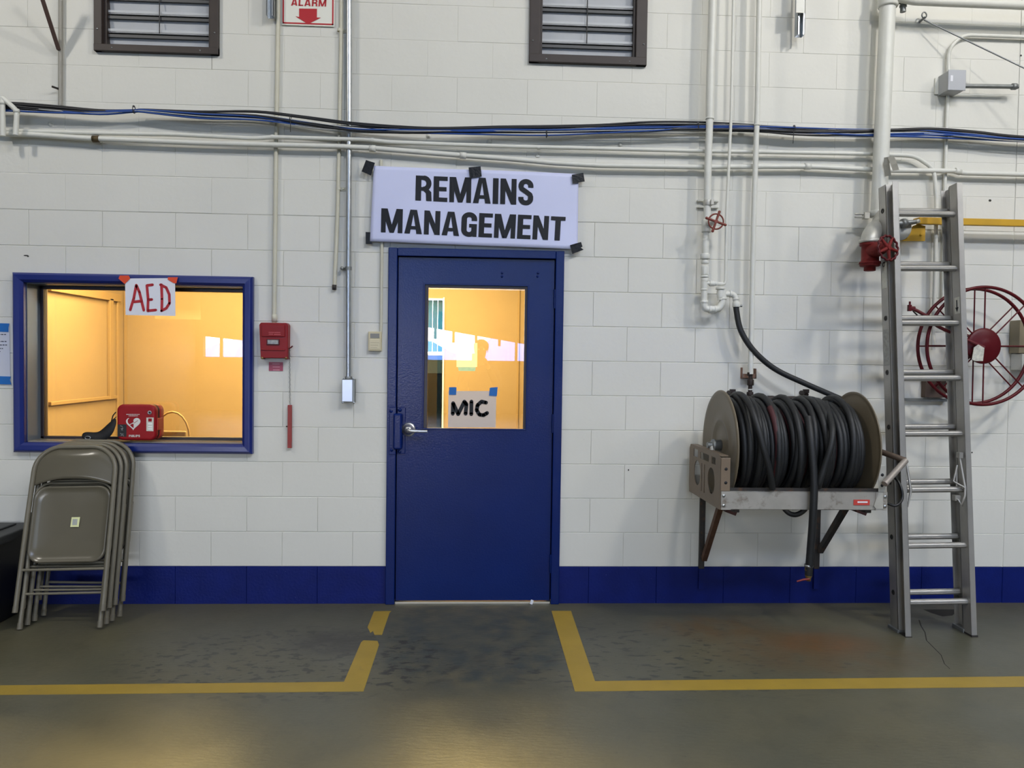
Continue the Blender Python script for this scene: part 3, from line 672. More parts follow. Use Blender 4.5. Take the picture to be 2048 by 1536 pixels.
tape_px('painters_tape', paper_mat('tape_back_blue', '4BA3F0', .75), mq([(368,580), (543,580), (543,622), (368,622)]), -0.027, 'pale blue tape strip high on the inner side of the door glass', sheet=True)
bsn = tape_px('paper_sheet', paper_mat('back_sheet', 'F6E6D8', .75), mq([(362,624), (568,624), (566,862), (362,862)]), -0.0275, 'blank sheet taped on the inner side of the door glass, seen from the back', 'paper', sheet=True)

# poster at the left edge
po_ = thing('notice_poster', W(0, 760, 0.0), 'printed white notice at the left edge of the photo, beside the window', 'poster')
MB().slab([W(x, y, 0.004) for x, y in ((-60, 645), (19, 650), (21, 765), (-58, 762))], (0, -1, 0), 0.0008).build('paper_sheet', mat('poster_paper', 'C6CAD6', 0.5), po_)
for yy_, xe in ((669, 12), (683, 14), (690, 14), (697, 6), (703, 1)):
    x = -50; lt = MB()
    while x < xe-2:
        l = rnd.uniform(3, 6); e = min(x+l, xe); lt.add([W(a, b, 0.0054) for a, b in ((x, yy_-1.1), (e, yy_-0.9), (e, yy_+1.0), (x, yy_+0.9))], [(0,1,2,3)]); x = e+1.3
    lt.build('text_line', mat('print_grey', '4A4E5C', 0.6), po_)
tape_px('painters_tape', TAPEB, [(-40, 645), (19, 647), (17, 655), (17, 664), (-40, 662)], 0.0062, 'bright blue tape strip along the top of the notice at the left edge')
tape_px('painters_tape', TAPEB, [(-40, 751), (22, 753), (20, 760), (23, 769), (-40, 767)], 0.0062, 'bright blue tape strip along the bottom of the notice at the left edge')

# ------------------------------------------------------------------ FIRE ALARM sign (its lower half shows)
sg = thing('fire_alarm_sign', W(616, 55), 'white sign with red border, ALARM and a red arrow pointing down', 'sign')
TLs, BRs = W(565, -62, 0), W(669, 55, 0); sx0, sz1, sx1, sz0 = TLs.x, TLs.z, BRs.x, BRs.z
MB().box((sx0, -0.010, sz0), (sx1, -0.004, sz1)).build('sign_plate', SIGNW, sg, bevel=0.002)
bo = MB(); q = 0.008; y_ = -0.0112
for (a, b, c, d) in ((sx0+.004, sz0+.008, sx0+.004+q, sz1-.006), (sx1-.004-q, sz0+.008, sx1-.004, sz1-.006), (sx0+.004, sz0+.008, sx1-.004, sz0+.008+q), (sx0+.004, sz1-.006-q, sx1-.004, sz1-.006)): bo.box((a, y_, b), (c, y_+.001, d))
bo.build('border', SIGNR, sg)
quad_text('ALARM', W(583, -3, .0118), W(653, -1, .0118), W(652, 13, .0118), W(582, 11, .0118), Vector(), gap=0.12, s=0.17, hb=0.16).build('lettering', SIGNR, sg)
MB().add([W(x, y, .0118) for x, y in tz([(345,68), (488,70), (487,140), (520,140), (417,193), (315,130), (345,135)], 512, 0)], [(0,1,2,3,4,5,6)]).build('arrow', SIGNR, sg)

# ------------------------------------------------------------------ louvered vents
def vent(O, H, rodx, label):
    """O: opening in wall; H: pixel rectangle of outer frame bottom (x0,y0,x1,y1)"""
    a, b = W(H[0], H[1], 0.02), W(H[2], H[3], 0.02); x0, x1 = a.x, b.x; zb = (a.z+b.z)/2; z1 = O[3]+0.05
    v = thing('louvered_vent', ((x0+x1)/2, 0, zb), label, 'vent')
    f = MB(); t = O[0]-x0
    f.box((x0, -0.025, zb), (O[0]+.006, 0.006, z1)).box((O[2]-.006, -0.025, zb), (x1, 0.006, z1)).box((x0, -0.027, zb), (x1, 0.006, O[1]+.004)).box((x0, -0.027, O[3]-.004), (x1, 0.006, z1))
    f.build('vent_frame', BROWN, v, bevel=0.003)
    g = MB(); g.box((O[0], 0.0, O[1]), (O[0]+0.022, 0.12, O[3])).box((O[2]-0.018, 0.0, O[1]), (O[2], 0.12, O[3])).box((O[0], 0.15, O[1]), (O[2], 0.16, O[3])); g.build('inner_frame', BROWN, v)
    zz = O[1]-0.02; pitch = 0.1035
    while zz < O[3]-0.04:
        za, zb_ = max(zz+0.006, O[1]), min(zz+pitch-0.022, O[3])
        bld = MB().slab([(O[0]+.022, 0.050, za), (O[2]-.018, 0.050, za), (O[2]-.018, 0.036, zb_), (O[0]+.022, 0.036, zb_)], (0, 1, 0), 0.003)
        bld.box((O[0]+.022, 0.026, za-0.001), (O[2]-.018, 0.052, za+0.002)); bld.box((O[0]+.022, 0.020, za+0.004), (O[2]-.018, 0.024, za+0.018))
        bld.build('louver_blade', BLADE, v)
        ed = MB().box((O[0]+.022, 0.018, zb_-0.002), (O[2]-.018, 0.034, zb_+0.014)); ed.build('blade_edge', mat('dark_louver_edge', '4A4B4C', 0.5, 0.3), v)
        zz += pitch
    rz = O[1]+0.085
    MB().cyl((rodx, 0.010, rz), (rodx, 0.010, O[3]), 0.003, 8).build('control_rod', BLKC, v)
    for xx, z_ in ((x0+.02, zb+.12), (x1-.02, zb+.12), (x0+.10, zb+.018), (x1-.10, zb+.018)): MB().lathe((xx, -0.026, z_), (0, -1, 0), [(0, 0.005), (0.003, 0.004), (0.004, 0)], 10).build('screw', GALV, v)
vent(VENT1, (188, 103, 437, 108), W(319, 50, -.01).x, 'brown framed louvered vent high on the wall at the upper left')
vent(VENT2, (1058, 125, 1293, 130), W(1174, 60, -.01).x, 'brown framed louvered vent high on the wall right of the banner')

# ------------------------------------------------------------------ cables along the wall
path = [(-300,206), (0,212), (60,214), (118,217), (200,222), (268,221), (290,221), (400,229), (512,232), (600,243), (700,254), (800,259), (880,260), (1000,260), (1100,261), (1200,258), (1300,254), (1400,251), (1520,254), (1600,260), (1700,264), (1780,264), (1860,264), (1950,269), (2048,277), (2300,288)]
spr = [9, 8, 8, 9, 8, 3, 4, 7, 8, 9, 9, 8, 6, 8, 8, 7, 9, 9, 8, 10, 8, 8, 9, 8, 7, 7]
cabs = [('black', BLKC, .0062, -.75), ('black', BLKC, .0062, -.45), ('black', BLKC, .0070, .30), ('black', BLKC, .0058, .05), ('black', BLKC, .0052, .6), ('blue', BLUEC, .0052, .0), ('blue', BLUEC, .0052, .35), ('blue', BLUEC, .0052, .6), ('blue', BLUEC, .0046, .85), ('grey', GREYC, .0034, -.2), ('grey', GREYC, .0036, 1.0), ('grey', GREYC, .0034, .5), ('white', WHC, .0030, -.9), ('white', WHC, .0030, .25)]
lab = {'black': 'black cable in the bundle running across the whole wall', 'blue': 'blue data cable in the bundle running across the whole wall', 'grey': 'thin grey cable in the bundle running across the whole wall', 'white': 'thin white cable in the bundle running across the whole wall'}
for ci, (cn, cm, cr_, o_) in enumerate(cabs):
    pts = []; ph = rnd.uniform(0, 6)
    for i, (x, y) in enumerate(path):
        k = o_ + 0.35*math.sin(i*0.9+ph)+(0.3*math.sin(i*0.33+ph*2))
        k = max(-1.2, min(1.2, k))
        if x in (268, 290): k *= 1.0
        sag = 0
        dd = 0.068+0.008*math.sin(i*0.7+ph*1.7)+0.006*(ci % 3)
        pts.append(W(x, y+k*spr[i]+sag, dd))
    pts.append(pts[-1]+Vector((3.0, 0, -.05))); pts.insert(0, pts[0]+Vector((-2.0, 0, .05)))
    o = MB().tube(smooth_path(pts, 5), cr_, 8).build('wall_cable', cm, origin=W(1024, 260, .07)); tag(o, lab[cn], 'cable', cn+' cables in the wall bundle')
for px, py, tail, lb in ((268, 219, (268, 224), 'small black cable tie on the bundle, below the left vent'), (581, 238, (581, 264), 'black cable tie with a long tail hanging from the bundle, right of the alarm conduit'), (1093, 268, (1096, 273), 'short black cable tie under the bundle, above the banner'), (1588, 258, (1586, 287), 'black cable tie with a long tail on the bundle, left of the big white pipe'), (1396, 252, (1397, 258), 'small black cable tie beside the valve pipe')):
    c = W(px, py, 0.075); r1 = 0.021
    t = MB().tube([c+Vector((0, math.cos(a)*r1*0.9, math.sin(a)*r1)) for a in [2*PI*k/16 for k in range(16)]], 0.0022, 6, closed=True)
    t.tube([W(px, py, 0.105), W(*tail, 0.105)], 0.0022, 6); t.cbox(W(px, py-6, 0.104), (0.008, 0.006, 0.008))
    tag(t.build('cable_tie', BLKC, origin=c), lb, 'cable tie')

# ------------------------------------------------------------------ conduits and pipes
def pipe(name, pts, r, m, label, cat='conduit', d=0.02, bend=0.06, n=14, joints=(), jr=1.28, jl=0.022, straps=(), group=None, jm=None, ext=0, ext0=0):
    P = bend_path(wp(pts, d), bend) if bend else wp(pts, d)
    if pts[0][1] == -40: P.insert(0, P[0]+Vector((0, 0, 1.6)))
    if ext: P.append(P[-1]+Vector((ext, 0, 0)))
    if ext0: P.insert(0, P[0]+Vector((ext0, 0, 0)))
    base = P[-1]
    root = thing(name, base, label, cat, group)
    MB().tube(P, r, n).build('pipe_run' if cat == 'pipe' else 'conduit_run', m, root)
    for (px, py, dx, dy) in joints:
        dd = d; c = W(px, py, dd); e = (W(px+dx, py+dy, dd)-c).normalized()*jl
        MB().lathe(c-e, e, [(0, r), (0, r*jr), (jl*2, r*jr), (jl*2, r)], n).build('coupling', jm or m, root)
    for (px, py, vert) in straps:
        c = W(px, py, d); s_ = MB()
        ax = Vector((0, 0, 1)) if vert else Vector((1, 0, 0)); sd = Vector((1, 0, 0)) if vert else Vector((0, 0, -1))
        s_.lathe(c-ax*0.008, ax, [(0, r*1.15), (0.016, r*1.15)], n)
        a = c+sd*(r+0.016); s_.cbox((a.x, -0.003, a.z), (0.02 if not vert else 0.034, 0.004, 0.034 if not vert else 0.02))
        s_.lathe((a.x, -0.004, a.z), (0, -1, 0), [(0, 0.006), (0.004, 0.005), (0.005, 0)], 10)
        s_.build('strap', m, root)
    return root
pipe('conduit', [(557, -40), (555, 120), (552, 300), (548, 648)], .0115, PIPET, 'cream conduit running down to the red alarm box', d=0.015, bend=0, joints=((549, 636, 0, 1),))
pipe('conduit', [(683, -40), (682, 100), (678, 300), (675, 430), (669, 572)], .0105, PIPET, 'cream conduit ending loose in a dark tip, left of the shiny conduit', d=0.015, bend=0, straps=((679, 60, True), (677, 377, True)))
pr = [o for o in COL.objects if o.get('label', '').startswith('cream conduit ending loose')][0]; c = W(668.5, 574, .015); MB().lathe(c+Vector((0, 0, .012)), (0, 0, -1), [(0, .0), (0, .0125), (.028, .012), (.030, 0)], 12).build('end_cap', DSTEEL, pr)
pr = pipe('conduit', [(698, -40), (698, 250), (697, 520), (697, 762)], .0155, GALV, 'shiny galvanised conduit running down to the metal outlet box', d=0.032, bend=0)
c = W(697, 537, .032); MB().lathe(c-Vector((0, 0, .010)), (0, 0, 1), [(0, .0185), (.02, .0185)], 16).tube([c+Vector((-.016, 0, 0)), c+Vector((-.03, .012, 0)), c+Vector((-.045, .02, 0))], .007, 8).lathe(c+Vector((-.036, -.004, 0)), (0, -1, 0), [(0, 0), (0, .011), (.006, .011), (.01, .007), (.012, 0)], 12).build('clamp', GALVD, pr)
pipe('conduit', [(762, 320), (763, 430), (764, 480), (763, 560), (762, 668)], .0085, PIPET, 'thin cream conduit from behind the banner to the beige wall control', d=0.012, bend=0)
pipe('conduit', [(-300, 250), (-60, 258), (40, 262), (170, 266), (350, 269), (512, 277), (545, 274), (680, 278), (735, 279), (775, 284), (900, 289), (1024, 293), (1200, 297), (1400, 302), (1530, 304), (1750, 308), (1830, 312), (1868, 338), (1873, 400), (1870, 560), (1867, 640), (1866, 700)], .0115, PIPEP, 'upper white conduit along the wall, bending down behind the ladder', d=0.044, bend=0.05, straps=((1077, 295, False), (545, 274, False), (745, 280, False)))
pipe('conduit', [(10, 268), (60, 269), (180, 277), (400, 286), (512, 289), (680, 293), (740, 296), (926, 311), (1024, 318), (1110, 326), (1200, 331), (1400, 334), (1530, 333), (1615, 333), (1790, 341), (1910, 342), (1925, 346), (2048, 349), (2250, 353)], .0145, PIPEP, 'lower white conduit crossing the wall under the cable bundle', d=0.046, ext=3, bend=0.03, joints=((192, 278, 1, 0), (745, 297, 1, .05), (926, 311, 1, .1), (1615, 333, 1, 0), (1915, 343, 1, .3)), jl=0.018)
lc = [o for o in COL.objects if o.get('label', '').startswith('lower white conduit')][0]
for ch in [o for o in COL.objects if o.parent == lc and o.name.startswith('coupling')][:1]: ch.data.materials[0] = mat('rusty_brass_coupling', '54462E', 0.6, 0.5, var=.3, vscale=80); ch['label'] = 'rusty brown coupling'
pipe('conduit', [(6, 272), (5, 205), (4, 194), (34, 222), (31, 270)], .0135, PIPEP, 'white conduit loop standing on the lower conduit at the left edge', d=0.105, bend=0.02, joints=((5, 206, 0, 1), (33, 222, 0, 1)), jr=1.2, jl=.01)

# pipe with red handwheel and U-bend feeding the hose
vp_ = thing('water_pipe', W(1420, 620), 'white painted pipe with a small red handwheel and U-bend feeding the hose', 'pipe')
D0 = 0.092
def run(pts, r, m=PIPEP, nm='pipe_run', d=D0, bend=0.0, par=vp_, n=18):
    P = bend_path(wp(pts, d), bend) if bend else wp(pts, d); return MB().tube(P, r, n).build(nm, m, par)
run([(1450, -500), (1427, -40), (1421, 150), (1419.5, 238)], .0235); run([(1419.5, 234), (1416, 330), (1414, 440)], .0205)
def coll(px, py, r, h, m=PIPEP, nm='pipe_fitting', d=D0, par=vp_, ax=(0, 0, 1)):
    c = W(px, py, d); a = Vector(ax).normalized(); return MB().lathe(c-a*h/2, a, [(0, 0), (0, r*.94), (h*.12, r), (h*.88, r), (h, r*.94), (h, 0)], 20).build(nm, m, par)
coll(1419.5, 237, .0245, .012)
run([(1412.5, 455), (1410, 520)], .0185); coll(1413, 452, .027, .075); coll(1411, 495, .0195, .10); coll(1410, 513, .0270, .030); coll(1410, 524, .0215, .02); coll(1409.5, 541, .0215, .055); coll(1409, 553, .0240, .012); coll(1409, 560, .0205, .02); coll(1408.5, 568, .0195, .06)
run([(1409, 558), (1408, 610)], .0175)
coll(1408, 579, .0205, .012)
P = bend_path(wp([(1408, 600), (1408.5, 618), (1431, 618.5), (1438, 617), (1446, 604), (1446, 578)], D0), .04, 8)
MB().tube(P, .0195, 18).build('pipe_elbow', PIPEP, vp_)
coll(1408, 604, .0225, .014); coll(1419, 619, .0225, .012, ax=(1, 0, 0)); coll(1430, 619, .0225, .012, ax=(1, 0, 0)); coll(1446, 597, .0225, .014)
run([(1440, 582), (1441, 600)], .0195); coll(1441, 577, .0275, .014); coll(1441, 588, .0205, .05)
MB().tube(bend_path(wp([(1445, 588), (1470, 588), (1472.5, 612)], D0), .06, 8), .0165, 18).build('pipe_elbow', PIPEP, vp_)
coll(1461, 588, .0205, .012, ax=(1, 0, 0)); coll(1472, 598, .0200, .012); coll(1472.5, 609, .0225, .03)
MB().cyl(W(1478, 611, D0), W(1484, 612, D0), .007, 10).build('clamp_screw', GALVD, vp_)
MB().tube(wp([(1413, 566), (1430, 567), (1446, 568)], D0), .0115, 14).build('branch_pipe', PIPEP, vp_)
coll(1424, 567, .0165, .03, ax=(1, 0, 0)); coll(1430, 567, .014, .02, ax=(1, 0, 0))
# handwheel
hw = W(1432, 443, 0.165); hr = .043
hwp = MB().tube([hw+Vector((math.cos(a)*hr, 0, math.sin(a)*hr)) for a in [2*PI*k/28 for k in range(28)]], .0046, 8, closed=True)
wheel = hwp.build('handwheel', mat('rust_red_wheel', '7A3A30', .5, .2, var=.2, vscale=60), vp_)
for a in (1.25, 1.25+PI/2, 1.25+PI, 1.25+1.5*PI):
    sp = MB(); e = Vector((math.cos(a), 0, math.sin(a))); sp.tube([hw, hw+e*hr*1.22], [.0066, .0074], 8); sp.lathe(hw+e*hr*1.12, e, [(0, .007), (.012, .008), (.016, .005), (.017, 0)], 10); sp.build('wheel_spoke', MATS['rust_red_wheel'], wheel)
MB().cyl(hw+Vector((0, -.008, 0)), hw+Vector((0, .01, 0)), .011, 12).build('wheel_hub', MATS['rust_red_wheel'], wheel)
bnc = W(1414, 446, D0); MB().tube([bnc, bnc.lerp(hw, .45), bnc.lerp(hw, .62), hw], [.026, .023, .012, .007], 16).build('valve_bonnet', PIPEP, vp_)
# clamp with two strut bars behind the pipe
cl = thing('pipe_clamp', W(1415, 412), 'clamp with two short horizontal strut bars holding the handwheel pipe', 'clamp')
for py in (402, 414.5): 
    a, b = W(1394, py-.5, .014), W(1437, py+.8, .014); MB().box((a.x, -.022, a.z-.005), (b.x, -.002, a.z+.005)).build('strut_bar', PIPEP, cl, bevel=.002)
c = W(1415.5, 406, D0); MB().lathe(c-Vector((0, 0, .016)), (0, 0, 1), [(0, .0215), (0, .0255), (.032, .0255), (.032, .0215)], 20).cbox(c+Vector((.018, -.026, 0)), (.018, .014, .03)).build('clamp_band', SILVER, cl, bevel=.002)

pipe('pipe', [(1468, -40), (1462, 240), (1453, 430), (1451, 560), (1449, 568), (1444, 568.5)], .0085, PIPEP, 'thin white pipe between the handwheel pipe and the pipe to the hose reel', cat='pipe', d=0.092, bend=.02)
ph_ = pipe('pipe', [(1519, -40), (1515, 200), (1513.5, 252), (1507, 450), (1501, 748)], .0155, PIPEP, 'straight white pipe running down to the black fittings above the hose reel', cat='pipe', d=0.092, bend=0)
coll(1514, 250, .019, .01, par=ph_)
# rusty channel bracket and black iron manifold
ib = thing('iron_manifold', W(1500, 796, .08), 'black iron pipe fittings above the hose reel', 'pipe fittings')
br = thing('steel_bracket', W(1492, 750), 'small rusty channel bracket on the wall at the end of the straight pipe', 'bracket')
a, b = W(1481, 735, .0), W(1509, 757, .0); MB().box((a.x, -.004, b.z-.0), (a.x+.012, -.001, a.z)).box((b.x-.012, -.05, b.z), (b.x-.008, -.001, a.z-.005)).box((a.x, -.05, b.z), (b.x-.008, -.046, b.z+.028)).box((a.x, -.05, b.z), (b.x-.008, -.001, b.z+.004)).build('bracket_channel', mat('rusty_bracket', '8A6A58', .6, .4, var=.25, vscale=40), br)
DM = .090
for pts, r in (([(1501, 744), (1500, 792)], .012), ([(1500, 795), (1625, 797), (1640, 801)], .0115)): run(pts, r, FITT, 'pipe_run', DM, par=ib)
for px, py, r, h, ax in ((1500, 748, .016, .02, (0,0,1)), (1501, 765, .019, .035, (0,0,1)), (1500, 789, .019, .03, (0,0,1)), (1500, 796, .0165, .07, (1,0,0)), (1541, 797, .0165, .04, (1,0,0)), (1605, 797, .0165, .05, (1,0,0))): coll(px, py, r, h, FITT, 'fitting', DM, ib, ax)
for px, py, ax in ((1500, 779, (0,0,1)), (1514, 797, (1,0,0)), (1533, 797, (1,0,0)), (1622, 797, (1,0,0))): coll(px, py, .0135, .006, mat('thread_seal_tape', 'DADAD6', .6), 'seal_ring', DM, ib, ax)
for px in (1608, 1462):
    c = W(px, 786, .04); MB().tube([c+Vector((0, .04, 0)), c, c+Vector((.002, -.03, -.01))], .014, 12).cbox(c+Vector((.003, -.02, .012)), (.03, .02, .022)).build('valve_knob', FITT, ib)

# big white pipe with silver elbow and red valve
bp_ = thing('standpipe', W(1757, 430), 'thick white standpipe running down beside the ladder top', 'pipe')
DB = .115
MB().tube([W(1777, -30, DB)+Vector((0, 0, 1.6))]+wp([(1777, -30), (1775, 20), (1767, 200), (1757, 430)], DB), .0435, 28).build('pipe_run', PIPEP, bp_)
coll(1776, 4, .056, .06, par=bp_, d=DB); coll(1756, 428, .050, .035, par=bp_, d=DB)
for s_ in (-1, 1):
    c = W(1757+s_*0, 429, DB)+Vector((s_*.095-.01, 0, 0)); MB().cyl(c-Vector((.035, 0, 0)), c+Vector((.035, 0, 0)), .0055, 10).cyl(c-Vector((.035, 0, .018)), c+Vector((.035, 0, -.018)), .0055, 10).cbox(c+Vector((-s_*.03, 0, -.01)), (.03, .035, .035)).build('pipe_clamp', SILVER, bp_)
sv = thing('red_valve', W(1745, 500, .3), 'worn red hose valve with handwheel on a silver elbow, left of the ladder', 'valve')
ec = [W(1757, 425, DB), W(1757, 445, DB+.03), W(1752, 462, .22), W(1744, 478, .26), W(1742, 490, .265)]
P = smooth_path([W(1766, 432, .14), W(1760, 450, .17), W(1748, 462, .24), W(1741, 476, .275), W(1740, 488, .28)], 6)
MB().tube(P, [.05]*len(P), 24).build('silver_elbow', SILVER, sv); vc = W(1742, 505, .28)
MB().lathe(W(1740, 483, .28)+Vector((0, 0, .01)), (0, 0, -1), [(0, .05), (0, .058), (.018, .058), (.018, .05)], 28).build('elbow_rim', SILVER, sv)
b_ = MB().lathe(W(1741, 484, .28), (0, 0, -1), [(0, 0), (0, .056), (.022, .056), (.026, .046), (.05, .047), (.08, .046), (.108, .047), (.11, .056), (.122, .058), (.124, .05), (.130, .055), (.136, .05), (.138, .031), (.160, .031), (.162, .026), (.162, 0)], 28)
vb = W(1741, 504, .28); tip = Vector((vb.x+.012, -.405, vb.z+.012)); b_.tube([vb, vb.lerp(tip, .4), vb.lerp(tip, .8), vb.lerp(tip, 1.0)], [.044, .042, .036, .018], 20)
b_.build('valve_body', REDV, sv)
for k in (-1, 1): MB().tube([vb+Vector((k*.035, -.02, .0)), tip+Vector((k*.016, .03, 0))], .009, 8).build('yoke_rib', REDV, sv)
wc = W(1776, 496, .445); tip2 = tip.lerp(wc, .6); ax = Vector((.28, -.95, .1)).normalized(); s1 = ax.cross(Vector((0, 0, 1))).normalized(); s2 = ax.cross(s1)
w_ = MB(); wr = .066
w_.tube([wc+(s1*math.cos(a)+s2*math.sin(a))*wr*(1+.05*math.cos(a*14)) for a in [2*PI*k/84 for k in range(84)]], .0062, 8, closed=True)
whl = w_.build('handwheel', mat('valve_wheel_red', '521318', .5, spec=.3, var=.2, vscale=80), sv)
for k in range(5): a = 2*PI*k/5+.4; MB().tube([wc, wc+(s1*math.cos(a)+s2*math.sin(a))*wr], [.012, .007], 8).build('wheel_spoke', REDV, whl)
MB().tube([tip, wc, wc-ax*-.014], [.015, .017, .012], 12).build('valve_stem', REDV, sv)

# top right pipes
pipe('pipe', [(1788, -6), (1830, 2), (1900, 5), (2048, 11), (2250, 18)], .024, PIPEP, 'horizontal white pipe along the top right corner', cat='pipe', d=.15, ext=3, bend=0, n=18)
o = thing('pipe_hanger', W(1807, 25, .1), 'small round metal fitting hanging under the top right pipe', 'fitting')
c = W(1806, 2, .11); MB().cyl(c, W(1806, 24, .11), .016, 16).cyl(W(1806, 10, .11), W(1806, 14, .11), .02, 16).build('fitting_body', GALVD, o); MB().tube([W(1793, 8, .11), W(1806, 5, .11), W(1822, 3, .11)], .006, 8).build('fitting_arm', SILVER, o)
# tie rod
o = thing('tie_rod', W(1846, 38), 'thin slanting steel rod from a wall eye at the upper right', 'rod')
MB().tube(wp([(1848, 40, .05), (2048, 136, .22), (2120, 171, .28)]), .0042, 10).build('rod', GALVD, o)
c = W(1845, 36, .03); MB().tube([c+Vector((math.cos(a)*.014+.004, -.01, math.sin(a)*.018+.012)) for a in [2*PI*k/14 for k in range(14)]], .004, 8, closed=True).cyl(c+Vector((0, .03, -.008)), c+Vector((0, -.025, -.008)), .007, 10).build('eye_bolt', GALVD, o)
# junction box with its conduits
pipe('conduit', [(2250, 82), (2048, 74), (1925, 70), (1897, 98), (1897, 150)], .0105, PIPEP, 'white conduit curving down into the grey junction box', d=.028, ext0=3, bend=.10, straps=())
pipe('conduit', [(1896, 186), (1893, 260), (1891, 330), (1888, 430), (1886, 600)], .0095, PIPEP, 'white conduit running down from the grey junction box behind the ladder', d=.02, bend=0)
pipe('conduit', [(1922, 172), (2036, 173.5)], .0125, GALVD, 'short galvanised conduit sticking out right of the junction box', d=.075, bend=0, joints=((2028, 173.3, 1, 0),), jr=1.5, jl=.012)
jb = thing('junction_box', W(1900, 188), 'grey metal junction box at the upper right of the wall', 'box')
c = W(1905, 166, .06); MB().box((c.x-.055, -.105, c.z-.058), (c.x+.045, -.004, c.z+.055)).build('box_body', GREYB, jb, bevel=.004)
MB().box((c.x-.058, -.112, c.z-.061), (c.x+.048, -.1055, c.z+.058)).build('box_cover', mat('box_cover_grey', '999CA2', .4, .2), jb, bevel=.003)
c2 = W(1904, 156, .114); MB().box((c2.x-.007, -.1130, c2.z-.018), (c2.x+.007, -.1122, c2.z+.016)).build('box_label', WHITE, jb)
MB().box((c.x-.075, -.012, c.z-.05), (c.x-.05, -.002, c.z+.045)).build('mount_plate', PIPEP, jb)

# yellow support arm
ya = thing('support_arm', W(1830, 470), 'yellow steel arm with gusset plate, reaching right behind the ladder', 'arm')
YD = .12
a = W(1836, 441, YD); b = W(2200, 443, YD); MB().box((a.x, -YD-.012, a.z-.021), (b.x+2, -YD+.02, a.z+.018)).build('arm_bar', YEL, ya, bevel=.003)
MB().box((a.x+.0, -YD+.02, a.z-.010), (a.x+.22, -YD+.05, a.z+.018)).build('arm_sleeve', YEL, ya)
gp = [W(*p, .10) for p in ((1792, 482), (1850, 482), (1851, 452), (1836, 448), (1826, 452), (1815, 468), (1792, 474))]; MB().slab(gp, (0, 1, 0), .008).build('gusset_plate', YEL, ya)
p_ = MB().lathe(W(1835, 443, YD+.012), (0, -1, 0), [(0, 0), (0, .012), (.01, .012), (.013, .008), (.014, 0)], 16); p_.build('pivot_bolt', SILVER, ya)
cc = W(1808, 447, .13); MB().tube([cc+Vector((-.06, .02, .0)), cc, W(1835, 443, .13)], [.02, .017, .012], 14).lathe(cc-Vector((.012, 0, 0)), (1, 0, .1), [(0, 0), (0, .030), (.012, .030), (.03, .02), (.03, 0)], 6).build('turnbuckle', GALVD, ya)
MB().lathe(W(1796, 456, .10), (0, -1, 0), [(0, 0), (0, .075), (.012, .075), (.014, 0)], 24).build('end_disc', PIPEP, ya)
for px, py in ((1841, 470), (1812, 475)): MB().lathe(W(px, py, .10), (0, -1, 0), [(0, .008), (.006, .007), (.007, 0)], 8).build('bolt', YEL, ya)
# bent strip above ladder, on the standpipe
o = thing('bent_strap', W(1775, 350, .14), 'bent white steel strap on the thick pipe above the ladder top', 'bracket')
P = [W(*p) for p in ((1770, 353, .16), (1766, 330, .17), (1768, 316, .18), (1776, 315, .20), (1782, 330, .22), (1786, 342, .23))]
m = MB(); 
for i in range(len(P)-1):
    a, b = P[i], P[i+1]; q = Vector((.02, -.03, 0)); m.slab([a, b, b+q, a+q], (0, 0, 1) if i > 9 else (b-a).cross(q).normalized(), .003)
m.build('strap_plate', SILVER, o)

# strut channels at the top edge
def channel(px0, py0, px1, py1, wdt, dep, d, label, m=GALV, dark=True, name='strut_channel'):
    a, b = W(px0, py0, d), W(px1, py1, d); o = thing(name, b, label, 'bracket'); x = (a.x+b.x)/2; h = wdt/2
    MB().box((x-h, -d, b.z), (x+h, -d+.003, a.z)).box((x-h, -d-dep, b.z), (x-h+.003, -d, a.z)).box((x+h-.003, -d-dep, b.z), (x+h, -d, a.z)).box((x-h, -d-dep, b.z), (x-h+.010, -d-dep+.003, a.z)).box((x+h-.010, -d-dep, b.z), (x+h, -d-dep+.003, a.z)).build('channel', m, o)
    return o
o = channel(1599, -160, 1599, 75, .042, .042, .06, 'upright galvanised strut channel at the top edge, left of the thick pipe')
MB().cbox(W(1601, 8, .12), (.05, .004, .10)).build('channel_plate', PIPEP, o)
channel(544, -160, 544, 37, .04, .04, .03, 'upright galvanised strut channel at the top edge, left of the alarm sign')
o = thing('angle_bracket', W(120, 215), 'upright wall bracket with a slanting brown brace at the upper left', 'bracket')
MB().tube([W(122, -160, .02), W(120.5, 213, .02)], .012, 4).build('upright_bar', mat('grey_bar_paint', '9A978E', .5), o)
a, b = W(60, -80, .30), W(118, 100, .035); dv = (b-a).normalized(); s_ = dv.cross(Vector((0, 1, 0))).normalized()*.011; MB().slab([a-s_, a+s_, b+s_, b-s_], (0, -1, 0), .006).slab([a-s_, b-s_, b-s_+Vector((0, .03, 0)), a-s_+Vector((0, .03, 0))], s_.normalized(), .004).build('brace', mat('brown_brace', '5A4640', .55, var=.1), o)
MB().cyl(W(104, 173, .05), W(118, 178, .02), .006, 8).build('peg', DSTEEL, o)

